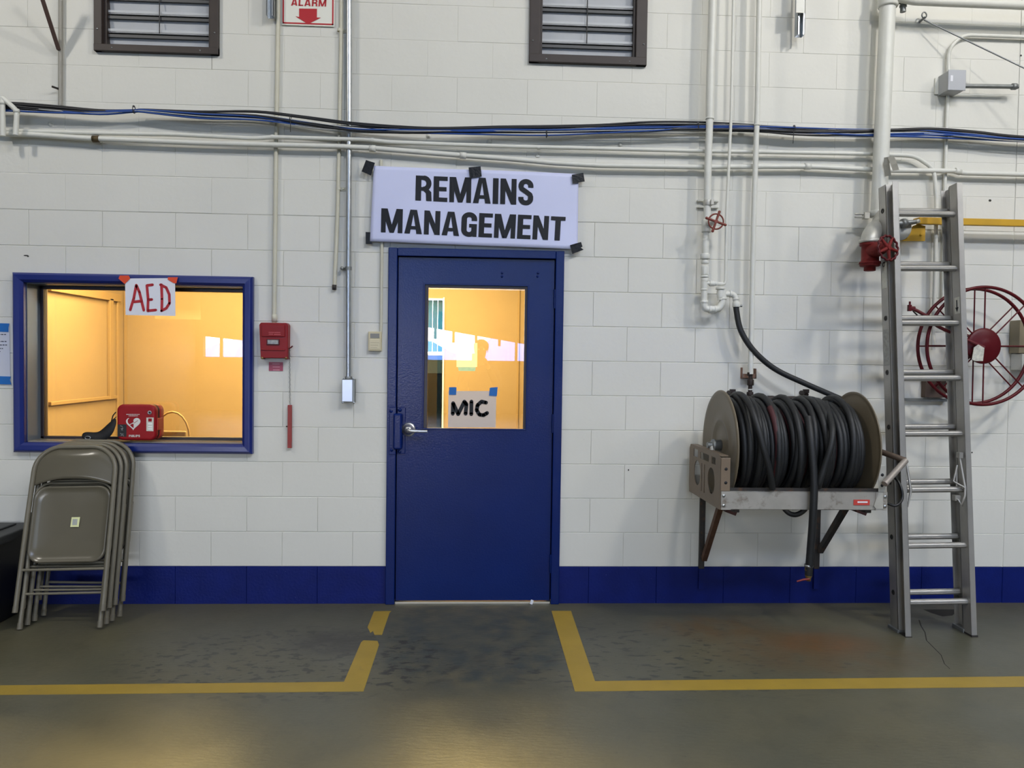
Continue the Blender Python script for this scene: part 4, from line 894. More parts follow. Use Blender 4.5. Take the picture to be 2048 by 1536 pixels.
# ------------------------------------------------------------------ alarm pull box, hammer bar, small boxes
fb = thing('fire_alarm_box', W(548, 718), 'red fire alarm pull box right of the office window', 'alarm')
a, b = W(519, 645, .06), W(575, 718, .06); x0, x1, z0, z1 = a.x, b.x, b.z, a.z
pr = [(x0-.002, z1-.012), (x0+.008, z1), (x1-.008, z1), (x1+.002, z1-.012), (x1-.0, z0+.0), (x1-.014, z0-.004), (x1-.014, z0+.004), (x0+.018, z0+.004), (x0+.018, z0-.004), (x0+.007, z0)]
MB().prism(pr, .058, Matrix.Translation((0, -.060, 0))).build('alarm_body', ALRED, fb, bevel=.005, seg=3)
rpn = MB().box((x0+.012, -.066, z0+.125), (x1-.014, -.058, z1-.012)).build('raised_panel', ALRED, fb, bevel=.003)
MB().box((x0+.008, -.066, z0+.048), (x1-.012, -.058, z0+.056)).build('pull_ridge', ALRED, fb, bevel=.002)
c = W(546, 684, .066); bz_ = MB().box((c.x-.036, -.067, c.z-.017), (c.x+.036, -.060, c.z+.017)).build('window_bezel', mat('bezel_dark_red', '4A0C0E', .4), fb, bevel=.003)
MB().box((c.x-.029, -.0685, c.z-.011), (c.x+.029, -.0665, c.z+.011)).build('lens', mat('alarm_lens', '5B5A45', .2, var=.5, vscale=90), bz_)
for i, (xo, zz, ww) in enumerate(((-.02, .092, .03), (.014, .092, .034), (-.022, .082, .024), (.014, .081, .038))): MB().box((c.x+xo-ww/2+.01, -.0672, z0+.125+zz-.07), (c.x+xo+ww/2+.01, -.0662, z0+.125+zz-.065)).build('raised_print', mat('faded_alarm_print', 'B5474A', .5), rpn)
for px in (524, 572): c = W(px, 716, .06); MB().lathe(c+Vector((0, 0.002, 0)), (0, -1, 0), [(0, 0), (0, .007), (.003, .006), (.003, 0)], 14).build('screw', BRASS, fb)
c = W(578, 697, .04); MB().tube([c, c+Vector((.012, -.004, .006)), c+Vector((.022, -.008, .014))], .004, 8).build('chain_hook', mat('hook_red', '5A1820', .4), fb)
# chain with red bar
ch = thing('hammer_bar', W(579, 895), 'red striker bar hanging on a thin chain below the alarm box', 'bar')
z_ = W(580, 699, .03); nlk = 44; top = W(579, 698, .035); bot = W(580, 812, .018)
cm_ = MB()
for i in range(nlk):
    p = top.lerp(bot, i/(nlk-1)); p = p+Vector((.0012*math.sin(i*1.7), 0, 0)); rr = .0035
    ax_ = Vector((1, 0, 0)) if i % 2 else Vector((.35, 1, 0)).normalized()
    cm_.tube([p+ax_*math.cos(t)*rr+Vector((0, 0, 1))*math.sin(t)*rr*1.5 for t in [2*PI*k/8 for k in range(8)]], .0011, 5, closed=True)
cm_.build('chain', GALVD, ch)
a, b = W(580, 810, .018), W(579, 896, .018); MB().box((a.x-.012, -.026, b.z), (a.x+.010, -.006, a.z)).build('striker_bar', mat('striker_red', '8E2A26', .45, var=.1, vscale=30), ch, bevel=.002)
MB().cyl(W(575, 853, .02), W(572, 853, .02), .004, 8).build('bar_pin', DSTEEL, ch)
lb_ = thing('warning_label', W(551, 742), 'small faded pink label below the red alarm box', 'label')
a, b = W(538, 724, 0), W(566, 742, 0); MB().box((a.x, -.0035, b.z), (b.x, -.0008, a.z)).build('label_plate', PINK, lb_)
for k in range(3): MB().box((a.x+.02+.002*k, -.0045, a.z-.014-.017*k), (b.x-.018, -.0036, a.z-.008-.017*k)).build('print_line', PINKT, lb_)
# outlet box
ob_ = thing('outlet_box', W(697, 805), 'narrow metal outlet box with white cover at the foot of the shiny conduit', 'box')
a, b = W(684, 758, .05), W(709, 805, .05); MB().box((a.x, -.052, b.z), (b.x, -.002, a.z)).build('box_body', GALVD, ob_, bevel=.002)
MB().box((a.x+.002, -.056, b.z+.006), (b.x-.012, -.0525, a.z-.004)).build('box_cover', mat('outlet_cover', 'C9D2E4', .3, .3), ob_, bevel=.001)
for px, py in ((688, 757), (706, 757), (685, 805), (708, 805)): MB().lathe(W(px, py, .054), (0, -1, 0), [(0, 0), (0, .0055), (.004, .005), (.004, 0)], 12).build('screw', GALV, ob_)
MB().lathe(W(697, 757, .032)+Vector((0, 0, .012)), (0, 0, -1), [(0, .02), (.008, .022), (.02, .022), (.02, 0)], 12).build('connector', GALVD, ob_)
# thermostat
th_ = thing('wall_control', W(751, 703), 'small beige wall control left of the blue door', 'control')
a, b = W(737, 663, .02), W(763, 702, .02); MB().box((a.x, -.030, b.z), (b.x, -.001, a.z)).build('control_body', BEIGE, th_, bevel=.003)
MB().box((a.x+.012, -.0315, a.z-.038), (b.x-.012, -.0302, a.z-.012)).build('display', mat('display_olive', '6E6A5A', .3), th_)
cdr = MB().box((a.x+.008, -.0325, b.z+.010), (b.x-.008, -.0302, a.z-.044)).build('control_door', mat('control_door_beige', 'D3C9AA', .5), th_, bevel=.001)
for k in range(3): MB().box((a.x+.014, -.0331, b.z+.018+.014*k), (b.x-.024+.006*k, -.0326, b.z+.0195+.014*k)).build('print_line', mat('control_print', '8C8468', .5), cdr)

# ------------------------------------------------------------------ defibrillator bag with strap
bg_ = thing('defibrillator_bag', W(275, 881, .0), 'red defibrillator bag with white heart mark on the window sill', 'bag')
FD = .040; BW0, BW1 = W(233, 850, FD).x, W(311, 850, FD).x; bz0 = IN[1]+.004; bz1 = W(270, 809, FD).z
bz0 = W(270, 881, FD).z
def rrect(x0, z0, x1, z1, r, k=6):
    P = []
    for cx_, cz_, a0 in ((x1-r, z1-r, 0), (x0+r, z1-r, 90), (x0+r, z0+r, 180), (x1-r, z0+r, 270)):
        for i in range(k+1): a = math.radians(a0+90*i/k); P.append((cx_+r*math.cos(a), cz_+r*math.sin(a)))
    return P
MB().prism(rrect(BW0, bz0, BW1, bz1, .035), .048, Matrix.Translation((0, -FD, 0))).build('bag_front', ORANGR, bg_, bevel=.014, seg=4)
MB().prism(rrect(BW0+.003, bz0+.002, BW1-.002, bz1-.001, .035), .016, Matrix.Translation((0, -FD+.046, 0))).build('bag_zip', mat('bag_zip_dark', '1E0E0E', .6), bg_)
MB().prism(rrect(BW0, bz0, BW1+.004, bz1-.002, .035), .055, Matrix.Translation((0, -FD+.060, 0))).build('bag_back', ORANGS, bg_, bevel=.012, seg=4)
zc = (bz0+bz1)/2; MB().box((BW1-.006, -FD+.02, zc-.045), (BW1+.007, -FD+.09, zc+.025)).build('bag_tab', ORANGS, bg_, bevel=.005)
zq = lambda L: [(150+x/10.24, 790+y/10.24) for x, y in L]
HE = FD+.0012
def hpoly(L, m, nm, off=0): return MB().add([W(x, y, HE+off) for x, y in zq(L)], [tuple(range(len(L)))]).build(nm, m, bg_)
WM = mat('bag_white_print', 'D8D8D2', .5); heart = []
for k in range(40):
    t_ = 2*PI*k/40; heart.append((1192+148/16*16*math.sin(t_)**3*1.0, 575-143/16*(13*math.cos(t_)-5*math.cos(2*t_)-2*math.cos(3*t_)-math.cos(4*t_))))
hpoly(heart, WM, 'heart_mark')
inn = [(1192+(x-1192)*.80, 572+(y-575)*.80) for x, y in heart]; left = [(x, y) for x, y in inn if x < 1195]
hpoly([(1188, 480), (1150, 462), (1110, 470), (1078, 510), (1080, 560), (1110, 595), (1160, 570), (1195, 560), (1200, 540)], ORANGR, 'heart_cut', .0006)
hpoly([(1125, 618), (1165, 590), (1200, 590), (1200, 680), (1160, 650)], ORANGR, 'heart_cut', .0006)
for q in ribbon2([(1110, 600), (1195, 555), (1215, 572), (1290, 520)], 9): hpoly(q, ORANGR, 'heart_bolt', .0008)
hpoly([(872, 600), (1055, 605), (1052, 855), (868, 850)], BLACKP, 'black_label')
px_ribbons([zq(s_) for s_ in ([(925,630), (960,640), (975,660)], [(940,690), (985,680), (950,715), (980,720)], [(930,780), (935,795), (995,800)], [(940,835), (960,815), (1000,838)])], HE+.0008, .7).build('label_writing', GREYC, bg_)
hpoly([(1462, 462), (1612, 462), (1606, 742), (1462, 738)], LAB, 'grey_label')
for q in ([(1500,480), (1575,480), (1572,545), (1500,545)],): hpoly(q, ORANGR, 'label_print', .0006)
for y0q in (575, 630, 680): hpoly([(1496, y0q), (1580, y0q), (1578, y0q+32), (1496, y0q+30)], mat('label_white', 'F0F0EC', .5), 'label_print', .0006)
quad_text('PHILIPS', *[W(*zq([p])[0], HE) for p in ((1105, 815), (1328, 815), (1328, 862), (1105, 860))], Vector(), gap=.12, s=.2).build('lettering', WM, bg_)
for yq, xa, xb in ((397, 1052, 1322), (428, 1100, 1290)):
    x = xa
    while x < xb: l = rnd.uniform(16, 34); hpoly([(x, yq-7), (min(x+l, xb), yq-7), (min(x+l, xb), yq+6), (x, yq+6)], WM, 'small_print'); x += l+7
MB().lathe(W(*zq([(1530, 360)])[0], HE), (0, -1, 0), [(0, .011), (.003, .011), (.003, .007), (.0005, .006), (.0005, 0)], 18).build('snap_ring', GALV, bg_)
MB().lathe(W(*zq([(1528, 358)])[0], HE+.001), (0, -1, 0), [(0, 0), (.0, .006), (.002, .005), (.002, 0)], 14).build('snap_button', BLACKP, bg_)
# strap: a wide webbing ribbon lying on the sill and on the chairs
SP = [(232, 838, .03, 7), (226, 850, .045, 11), (222, 856, .05, 14), (212, 866, .055, 15), (202, 874, .06, 13), (190, 874, .065, 12), (178, 871, .07, 10), (168, 871, .07, 8), (164, 875, .07, 5)]
sm_ = MB(); sm_.smooth = True; vs = []
for x, y, d, h in SP: vs += [W(x-h*.25, y-h*.75, d), W(x+h*.25, y+h*.75, d+.012)]
sm_.add(vs, [(2*i, 2*i+1, 2*i+3, 2*i+2) for i in range(len(SP)-1)]); s_o = sm_.build('shoulder_strap', mat('black_webbing', '0D0D0F', .7, bump=.3, bscale=300), bg_, sub=1); s_o.modifiers.new('solid', 'SOLIDIFY').thickness = .004
MB().tube([W(175.5+math.cos(t_)*5.5, 875.5+math.sin(t_)*3, .088) for t_ in [2*PI*k/14 for k in range(14)]], .0022, 6, closed=True).build('strap_ring', GALV, bg_)
MB().tube([W(*p, .03) for p in ((232, 824), (226, 831), (222, 846))], .0035, 8).tube([W(*p, .03) for p in ((233, 833), (228, 838), (224, 848))], .0025, 8).build('strap_clip', BLACKP, bg_)

# ------------------------------------------------------------------ folding chairs
def make_chair(label):
    root = thing('folding_chair', (0, 0, 0), label, 'chair', 'folding chairs leaning in a stack under the window')
    H, hw_, rc = .950, .2225, .135           # local: X across, Z up along the folded chair, Y towards the wall
    U = [Vector((-hw_, -.012, .088))]
    U += [Vector((-hw_+.004, -.012, .6))]
    U += [Vector((-hw_+.008+rc, -.012, H-rc)) + Vector((-math.cos(a)*rc, 0, math.sin(a)*rc)) for a in [PI/2*k/10 for k in range(11)]]
    U += [Vector((-p.x, p.y, p.z)) for p in reversed(U)]
    MB().tube(U, .0125, 12).build('back_frame', CHAIRF, root)
    hi = .203
    for s_ in (-1, 1):
        MB().tube([(s_*hi, .014, 0.0), (s_*hi, .014, .03), (s_*hi, .016, .30), (s_*(hi+.002), .012, .60)], [.0125, .0115, .0115, .0115], 12).build('rear_leg', CHAIRF, root)
        MB().cyl((s_*hi, .014, -.002), (s_*hi, .014, .03), .0138, 12).build('foot_cap', mat('worn_foot_cap', '6A6557', .5), root)
        MB().cyl((s_*hw_, -.012, .083), (s_*hw_, -.012, .115), .0138, 12).build('foot_cap', MATS['worn_foot_cap'], root)
        MB().slab([(s_*.214, .03, .40), (s_*.214, .0, .40), (s_*.214, -.006, .56), (s_*.214, .03, .62)], (1, 0, 0), .003).build('hinge_plate', CHAIRF, root)
    MB().cyl((-hw_, -.012, .298), (hw_, -.012, .298), .0075, 10).build('cross_bar', CHAIRF, root)
    MB().cyl((-hi, .016, .175), (hi, .016, .175), .0070, 10).build('cross_bar', CHAIRF, root)
    # seat pan: rolled edge + slightly dished panel
    pl = rrect(-.200, .332, .202, .737, .065, 7); cx_, cz_ = 0, .535; sp_ = MB(); sp_.smooth = True
    n = len(pl); rings = []
    for sc_, y in ((1.0, .012), (1.0, -.004), (.985, -.012), (.955, -.012), (.925, -.004), (.80, .001), (.4, .004), (.02, .005)):
        rings.append([(cx_+(x-cx_)*sc_, y, cz_+(z-cz_)*sc_) for x, z in pl])
    sp_.add([p for r_ in rings for p in r_], [(i*n+k, i*n+(k+1) % n, (i+1)*n+(k+1) % n, (i+1)*n+k) for i in range(len(rings)-1) for k in range(n)]+[tuple((len(rings)-1)*n+k for k in range(n))])
    so_ = sp_.build('seat', CHAIRM, root); so_.modifiers.new('solid', 'SOLIDIFY').thickness = .0015
    # seat rear hoop just behind the panel
    MB().tube([Vector((-.205, .012, .42)), Vector((-.205, .010, .67))]+[Vector((-.205+.08-math.cos(a)*.08, .010, .675+math.sin(a)*.08)) for a in [PI/2*k/6 for k in range(1, 7)]]+[Vector((.125+math.sin(a)*.08, .010, .675+math.cos(a)*.08)) for a in [PI/2*k/6 for k in range(0, 7)]]+[Vector((.205, .012, .42))], .007, 8).build('seat_rim', CHAIRF, root)
    # curved back panel inside the hoop
    NX, NZ = 24, 10; vs = []
    for j in range(NZ+1):
        for i in range(NX+1):
            u = -1+2*i/NX; x = u*(hw_-.012)
            ax_ = abs(x); lim = hw_-.008-rc
            ztop = H-.010 if ax_ < lim else H-rc-.005+math.sqrt(max(rc**2*.96-(ax_-lim)**2, 0))
            zbot = .738+.038*(1-u*u)
            z = zbot+(max(ztop, zbot+.001)-zbot)*(j/NZ)
            y = -.010-.026*(1-u*u)*min(1, (ztop-z)/.05+.2) if ztop > z else -.012
            vs.append((x, y, z))
    bk = MB(); bk.smooth = True; bk.add(vs, [(j*(NX+1)+i, j*(NX+1)+i+1, (j+1)*(NX+1)+i+1, (j+1)*(NX+1)+i) for j in range(NZ) for i in range(NX)])
    bo_ = bk.build('backrest', CHAIRM, root); bo_.modifiers.new('solid', 'SOLIDIFY').thickness = .0015
    return root
def copy_tree(o, parent=None):
    c = o.copy(); COL.objects.link(c); c.parent = parent
    for ch_ in [x for x in COL.objects if x.parent == o]: copy_tree(ch_, c)
    return c
def place(o, BL, BR, top):
    c = (BL+BR)/2; Z = (top-c).normalized(); X = (BR-BL).normalized(); X = (X-Z*X.dot(Z)).normalized(); Y = Z.cross(X)
    m = Matrix((X, Y, Z)).transposed().to_4x4(); m.translation = c; o.matrix_world = m
ch1 = make_chair('frontmost taupe metal folding chair of the leaning stack, with a barcode sticker on its seat')
spots = []
for i, t in enumerate((0, .31, .60, 1.0)):
    BL = F(28, 1262).lerp(F(78, 1237), t); BR = F(205, 1260).lerp(F(243, 1235), t); BL.z = BR.z = .012; BL.y = BR.y = (BL.y+BR.y)/2
    tp = W(157, 893, .185).lerp(W(195, 879, .075), t)
    spots.append((BL, BR, tp))
labels = ['', 'second taupe folding chair from the front of the leaning stack', 'third taupe folding chair from the front, second from the wall, in the leaning stack', 'taupe folding chair nearest the wall in the leaning stack, resting against it']
chs = [ch1]
for i in range(1, 4): c = copy_tree(ch1); c['label'] = labels[i]; chs.append(c)
for c, s_ in zip(chs, spots): place(c, *s_)
sk = MB().add([(.004, -.0015, .518), (.048, -.0015, .518), (.050, -.0015, .570), (.006, -.0015, .570)], [(0,1,2,3)]); sk_o = sk.build('sticker', STICK, None); sk_o.parent = ch1; sk_o['label'] = 'pale yellow barcode sticker'
sb = MB()
for k in range(7): x = .014+k*.0036; sb.box((x, -.0026, .528), (x+.0018, -.0020, .560))
sb_o = sb.build('barcode', BARC, None); sb_o.parent = sk_o
for o_ in (sk_o, sb_o): o_.location = (0, 0, 0)

# ------------------------------------------------------------------ black storage bin, left edge
bi = thing('storage_bin', (-1.9, -.18, 0), 'black storage bin with lid at the left edge beside the chairs', 'bin')
MB().add([(-2.5, -.56, 0), (-1.60, -.56, 0), (-1.60, -.04, 0), (-2.5, -.04, 0), (-2.54, -.59, .44), (-1.58, -.59, .44), (-1.58, -.03, .44), (-2.54, -.03, .44)], [(0,3,2,1), (4,5,6,7), (0,1,5,4), (1,2,6,5), (2,3,7,6), (3,0,4,7)]).build('bin_body', BLACKP, bi, bevel=.012)
MB().box((-2.56, -.61, .43), (-1.565, -.01, .475)).build('bin_lid', mat('bin_lid_grey', '2A2C2D', .5), bi, bevel=.01)
MB().box((-2.48, -.54, .474), (-1.66, -.07, .485)).build('lid_panel', MATS['bin_lid_grey'], bi, bevel=.006)

# ------------------------------------------------------------------ extension ladder
ld = thing('extension_ladder', (3.38, -.5, 0), 'aluminium extension ladder leaning on the wall right of the hose reel', 'ladder')
lean = Matrix.Rotation(-math.atan2(.19, 2.43), 4, 'X'); tilt = Matrix.Translation((3.4, 0, 0)) @ Matrix.Rotation(-.0158, 4, 'Y') @ Matrix.Translation((-3.4, 0, 0))
def lad(y): 
    m = lean.copy(); m.translation = Vector((0, y, 0)); return tilt @ m
def rail(x, wd, dp, sgn, ln, y, nm, z0=0.004, flip=1):
    """C channel: web at x, flanges reaching sgn*wd; local y from 0 (front) to dp (towards the wall)"""
    m = lad(y); mb = MB(); a, b = sorted((x, x+sgn*.003)); mb.box((a, 0, z0), (b, dp, ln), m)
    a, b = sorted((x, x+sgn*wd)); mb.box((a, 0, z0), (b, .003, ln), m); mb.box((a, dp-.003, z0), (b, dp, ln), m); return mb.build(nm, ALU, ld)
FYp, BYp = -.575, -.500
LW, LF, RF, RW = 3.203, 3.234, 3.562, 3.592
rail(LF, .032, .068, -1, 2.452, FYp, 'fly_rail'); rail(RF, .031, .068, 1, 2.448, FYp, 'fly_rail')
rail(LW, .028, .072, 1, 2.452, BYp, 'base_rail'); rail(RW, .028, .072, -1, 2.44, BYp, 'base_rail')
RZ = [.185+.3*k for k in range(8)]; RZ = [.178, .478, .777, 1.078, 1.380, 1.681, 1.982, 2.283]
def rung(z, y, x0, x1):
    m = lad(y); c0 = m @ Vector((x0, .034, z)); c1 = m @ Vector((x1, .034, z)); mb = MB(); mb.tube([c0, c1], .0165, 8)
    for k in (-1, 1): mb.tube([c0+Vector((0, -.0155, k*.0042)), c1+Vector((0, -.0155, k*.0042))], .0016, 6)
    return mb
for z in RZ: rung(z, FYp, LF, RF).build('rung', ALU, ld)
for z in RZ: rung(z+.030, BYp, LW, RW).build('rung', ALU, ld)
for k, z in enumerate(RZ):                                    # rivet dimples on the outer web
    m = lad(BYp); c = m @ Vector((LW-.001, .036, z+.03)); MB().lathe(c, (-1, 0, 0), [(0, .014), (.002, .012), (.0005, .009), (.0005, 0)], 14).build('rung_swage', mat('swage_dark', '3A3A38', .6, .5), ld)
for x in (LW+.012, RW-.012):
    m = lad(BYp); MB().cbox(m @ Vector((x, .036, .01)), (.045, .10, .022)).build('foot_shoe', GALVD, ld, bevel=.003)
for px in ((LF-.016, FYp), (RF+.016, FYp)): m = lad(px[1]); MB().cbox(m @ Vector((px[0], .03, .004)), (.034, .07, .01)).build('foot_cap', DSTEEL, ld)
# rung lock on both rails
def lock(x, s_):
    m = lad(FYp); z = RZ[2]; mb = MB()
    P = [(x, .03, z+.16), (x+s_*.035, .015, z+.03), (x+s_*.012, .01, z+.045), (x, .03, z+.16)]
    mb.tube([m @ Vector(p) for p in [(x, .02, z+.17), (x-s_*.012, .0, z+.01), (x-s_*.006, -.005, z-.03), (x+s_*.01, .0, z-.085), (x+s_*.022, .01, z-.05)]], .007, 6)
    mb.tube([m @ Vector(p) for p in [(x+s_*.008, .03, z+.13), (x+s_*.04, .02, z+.045), (x-s_*.012, .0, z+.01)]], .0055, 6)
    mb.tube([m @ Vector(p) for p in [(x+s_*.006, .04, z+.12), (x+s_*.006, .045, z+.01)]], .0055, 6)
    mb.cbox(m @ Vector((x+s_*.02, .03, z-.045)), (.03, .03, .03)); mb.cbox(m @ Vector((x, .02, z+.185)), (.02, .03, .03))
    return mb.build('rung_lock', ALU, ld)
lock(3.542, -1); 
m_ = lad(FYp); z = RZ[2]; MB().tube([m_ @ Vector(p) for p in [(3.238, .02, z+.17), (3.244, .01, z+.12), (3.254, .0, z), (3.240, .01, z-.09)]], [.004, .007, .008, .004], 6).build('rung_lock', ALU, ld)
# labels on the rails
m = lad(BYp); a = MB(); c = W(1771, 545, .43)
def rlabel(zc, h, mm, nm): return MB().box((LW-.0018, .012, zc-h/2), (LW-.0002, .060, zc+h/2), lad(BYp)).build(nm, mm, ld)
rlabel(W(1771, 542, .43).z, .14, LAB, 'rail_label'); rlabel(W(1773, 690, .45).z, .20, mat('worn_label', '9C9C96', .5, .3, var=.25, vscale=50), 'rail_label')
lz = W(1915, 610, .5).z; m = lad(FYp); MB().box((RF-.0018, .008, lz-.035), (RF-.0004, .050, lz+.055), m).build('rail_label', LAB, ld)
ar = MB(); 
for q in ([(.024, .04), (.034, .04), (.034, .0), (.024, .0)], [(.015, .0), (.043, .0), (.029, -.028)]): ar.add([m @ Vector((RF-.0024, a_, lz+b_)) for a_, b_ in q], [tuple(range(len(q)))])
ar.build('label_arrow', INK, ld)

# ------------------------------------------------------------------ hose reel on its wall brackets
hrl = thing('hose_reel', W(1600, 1018, .0), 'wall mounted hose reel with taupe discs and a galvanised frame', 'hose reel')
RXL, RXR = 2.247, 2.978; RC = Vector((0, -.385, .992)); RR = .300
def disc(x, s_, nm):
    pr = [(0, 0), (0, .05), (-.004*1, .06), (-.006, .12), (.004, .135), (.004, .145), (-.003, .158), (-.002, .20), (.010, .275), (.012, RR-.008), (.006, RR), (.001, RR), (.004, RR-.012), (.0, .27), (-.010, .2), (-.012, 0)]
    return MB().lathe((x, RC.y, RC.z), (-s_, 0, 0), [(t_, r_) for t_, r_ in pr], 64).build(nm, REELT, hrl)
disc(RXL, 1, 'reel_disc'); disc(RXR, -1, 'reel_disc')
MB().cyl((RXL+.016, RC.y, RC.z), (RXR-.016, RC.y, RC.z), .10, 32).build('reel_drum', DSTEEL, hrl)
ft, bt_ = -.645, -.115; z0, z1 = .692, .786; XA, XB = 2.165, 3.032
rl = MB().box((XA, ft-.012, z0), (XB, ft-.008, z1)).box((XA, ft-.012, z1-.004), (XB, ft+.03, z1)).box((XA, ft-.012, z0), (XB, ft+.03, z0+.004)); rl.build('front_rail', RAILM, hrl, bevel=.0015)
MB().box((XA+.03, ft+.0, z1-.002), (XB-.02, ft+.012, z1+.016)).build('rail_lip', DSTEEL, hrl)
MB().box((XA, bt_, z0), (XB, bt_+.03, z1)).build('back_rail', RAILM, hrl)
for x in (XA+.012, XB-.012):
    for z in (z0+.022, z1-.022): MB().lathe((x+(.0 if x < 2.5 else 0), ft-.012, z), (0, -1, 0), [(0, 0), (0, .013), (.002, .013), (.002, .009), (.009, .009), (.010, 0)], 6).build('bolt', GALV, hrl)
MB().box((XA, ft-.018, z0), (XA+.05, ft-.012, z1)).build('corner_plate', RAILM, hrl); MB().box((XB-.06, ft-.018, z0), (XB, ft-.012, z1)).build('corner_plate', RAILM, hrl)
# left end plate (channel with openings)
lz0, lz1 = .690, .972
def yz_poly_plate(x, th, outer, holes, nm, m):
    bm = bmesh.new()
    def loop(P): vs_ = [bm.verts.new((x, a, b)) for a, b in P]; return [bm.edges.new((vs_[i], vs_[(i+1) % len(vs_)])) for i in range(len(vs_))]
    es = loop(outer)
    for h in holes: es += loop(h)
    bmesh.ops.triangle_fill(bm, edges=es, use_beauty=True, use_dissolve=False)
    me = bpy.data.meshes.new(nm); bm.to_mesh(me); bm.free()
    o0 = Vector(hrl['_o']); me.transform(Matrix.Translation(-o0)); me.materials.append(m)
    o = bpy.data.objects.new(nm, me); COL.objects.link(o); o.parent = hrl
    s_ = o.modifiers.new('solid', 'SOLIDIFY'); s_.thickness = th; s_.offset = 0
    return o
def ell(cy_, cz_, ry, rz_, n=20): return [(cy_+ry*math.cos(2*PI*k/n), cz_+rz_*math.sin(2*PI*k/n)) for k in range(n)]
def rc(a, b, c, d): return [(a, b), (c, b), (c, d), (a, d)]
outer = [(ft-.008, lz0), (bt_+.02, lz0+.0), (bt_+.03, lz0+.06), (bt_+.03, lz1-.03), (bt_+.01, lz1-.005), (ft+.02, lz1), (ft-.008, lz1-.02)]
holes = [ell(-.50, .815, .062, .070), ell(-.245, .820, .062, .070), rc(-.57, .908, -.50, .945), rc(-.455, .908, -.30, .945), rc(-.25, .905, -.17, .95), rc(-.39, .73, -.375, .885), rc(-.34, .73, -.325, .885)]
PT = mat('taupe_plate_enamel', '7A6A58', .5, var=.08, vscale=14)
yz_poly_plate(XA-.002, .004, outer, holes, 'end_plate', PT)
MB().box((XA-.004, ft-.016, z1), (XA+.045, ft-.010, lz1-.015)).build('plate_flange', PT, hrl, bevel=.003)
for z in (.83, .90): MB().lathe((XA+.022, ft-.0165, z), (0, -1, 0), [(0, 0), (0, .008), (.001, .008), (.001, 0)], 14).build('flange_hole', DARK, hrl)
MB().box((XA-.004, ft-.008, lz1-.008), (XA+.035, bt_, lz1-.004)).build('plate_top', PT, hrl)
# axle, bearings, swivel on the left
MB().cyl((RXL-.075, RC.y, RC.z), (RXL, RC.y, RC.z), .017, 16).lathe((RXL-.05, RC.y, RC.z), (1, 0, 0), [(0, 0), (0, .03), (.012, .034), (.02, .028), (.05, .03), (.05, 0)], 12).build('axle_bearing', GALVD, hrl)
MB().tube([(RXL-.05, RC.y, RC.z), (RXL-.052, RC.y-.02, RC.z-.03), (RXL-.05, RC.y, RC.z-.06)], .014, 10).build('swivel', SILVER, hrl)
# right end: bearing plate, crank
MB().box((XB-.045, ft-.012, z1), (XB-.008, ft-.008, .925)).build('bearing_plate', SILVER, hrl, bevel=.002)
for z in (.82, .875): MB().lathe((XB-.027, ft-.0125, z), (0, -1, 0), [(0, 0), (0, .008), (.001, .008), (.001, 0)], 14).build('flange_hole', DARK, hrl)
MB().slab([W(*p, .665) for p in ((1748, 1012), (1757, 985), (1766, 985), (1766, 1018), (1752, 1018))], (0, 1, 0), .005).build('chain_guard', SILVER, hrl)
MB().cyl((RXR, RC.y, RC.z), (RXR+.07, RC.y, RC.z), .02, 16).build('axle_bearing', GALVD, hrl)
ca, cb, cc_ = W(1766, 905, .56), W(1811, 921, .62), W(1769, 968, .70)
crk = mat('crank_grey', '9A928A', .45, .3, var=.08)
MB().tube([W(1755, 902, .45), ca, cb], .0155, 14).build('crank_shaft', mat('crank_brown', '5C4E42', .5, .2), hrl)
MB().tube([cb, cb.lerp(cc_, .5), cc_], .016, 16).build('crank_handle', crk, hrl)
MB().lathe((RXR+.025, RC.y, RC.z), (1, 0, 0), [(0, .0), (0, .19), (.012, .195), (.012, .18), (.012, 0)], 40).build('sprocket', RUST, hrl)
a, b = W(1709, 1000, .668), W(1741, 1011, .668); MB().box((a.x, ft-.0150, b.z), (b.x, ft-.0124, a.z)).build('red_label', mat('red_sticker', 'C2443C', .5), hrl); MB().box((a.x+.02, ft-.0158, b.z+.012), (b.x-.012, ft-.0151, a.z-.008)).build('label_print', WHITE, hrl)
# hoses wound between the discs
def coil(name, m, label, x0, x1, turns, rr, hr_, seed, jit, wob, tail=None, start=0.0):
    r2 = random.Random(seed); P = []; N = int(turns*28)
    ph = [r2.uniform(0, 6) for _ in range(4)]
    for i in range(N+1):
        t_ = i/N; a = start+t_*turns*2*PI
        tri = t_*1.0
        x = x0+(x1-x0)*tri + wob*math.sin(a*0.5+ph[0])*math.sin(a*.13+ph[1]) + .004*math.sin(a+ph[2])
        r_ = rr + jit*math.sin(a*.37+ph[3]) + jit*.5*math.sin(a*.81+ph[1])
        P.append(Vector((min(max(x, RXL+.03), RXR-.03), RC.y+r_*math.cos(a), RC.z+r_*math.sin(a))))
    if tail: P += tail
    root = MB().tube(P, hr_, 9).build(name, m, origin=(RC.x, RC.y, RC.z)); return P, root
P, o = coil('rubber_hose', RUBR, '', RXL+.05, RXR-.06, 8, .205, .0165, 3, .004, .01); tag(o, 'dull red hose wound beneath the black hose on the reel', 'hose')
P, o = coil('rubber_hose', RUB, '', RXL+.04, RXR-.045, 21, .232, .0168, 5, .005, .010, start=.3); tag(o, 'inner layer of black hose on the reel, right behind the outer turns', 'hose')
hang = [W(*p) for p in ((1606, 800, .42), (1616, 835, .60), (1622, 880, .665), (1628, 960, .69), (1626, 1030, .69), (1621, 1100, .67), (1617, 1150, .66))]
outer_P = []; r2 = random.Random(11); N = 15; 
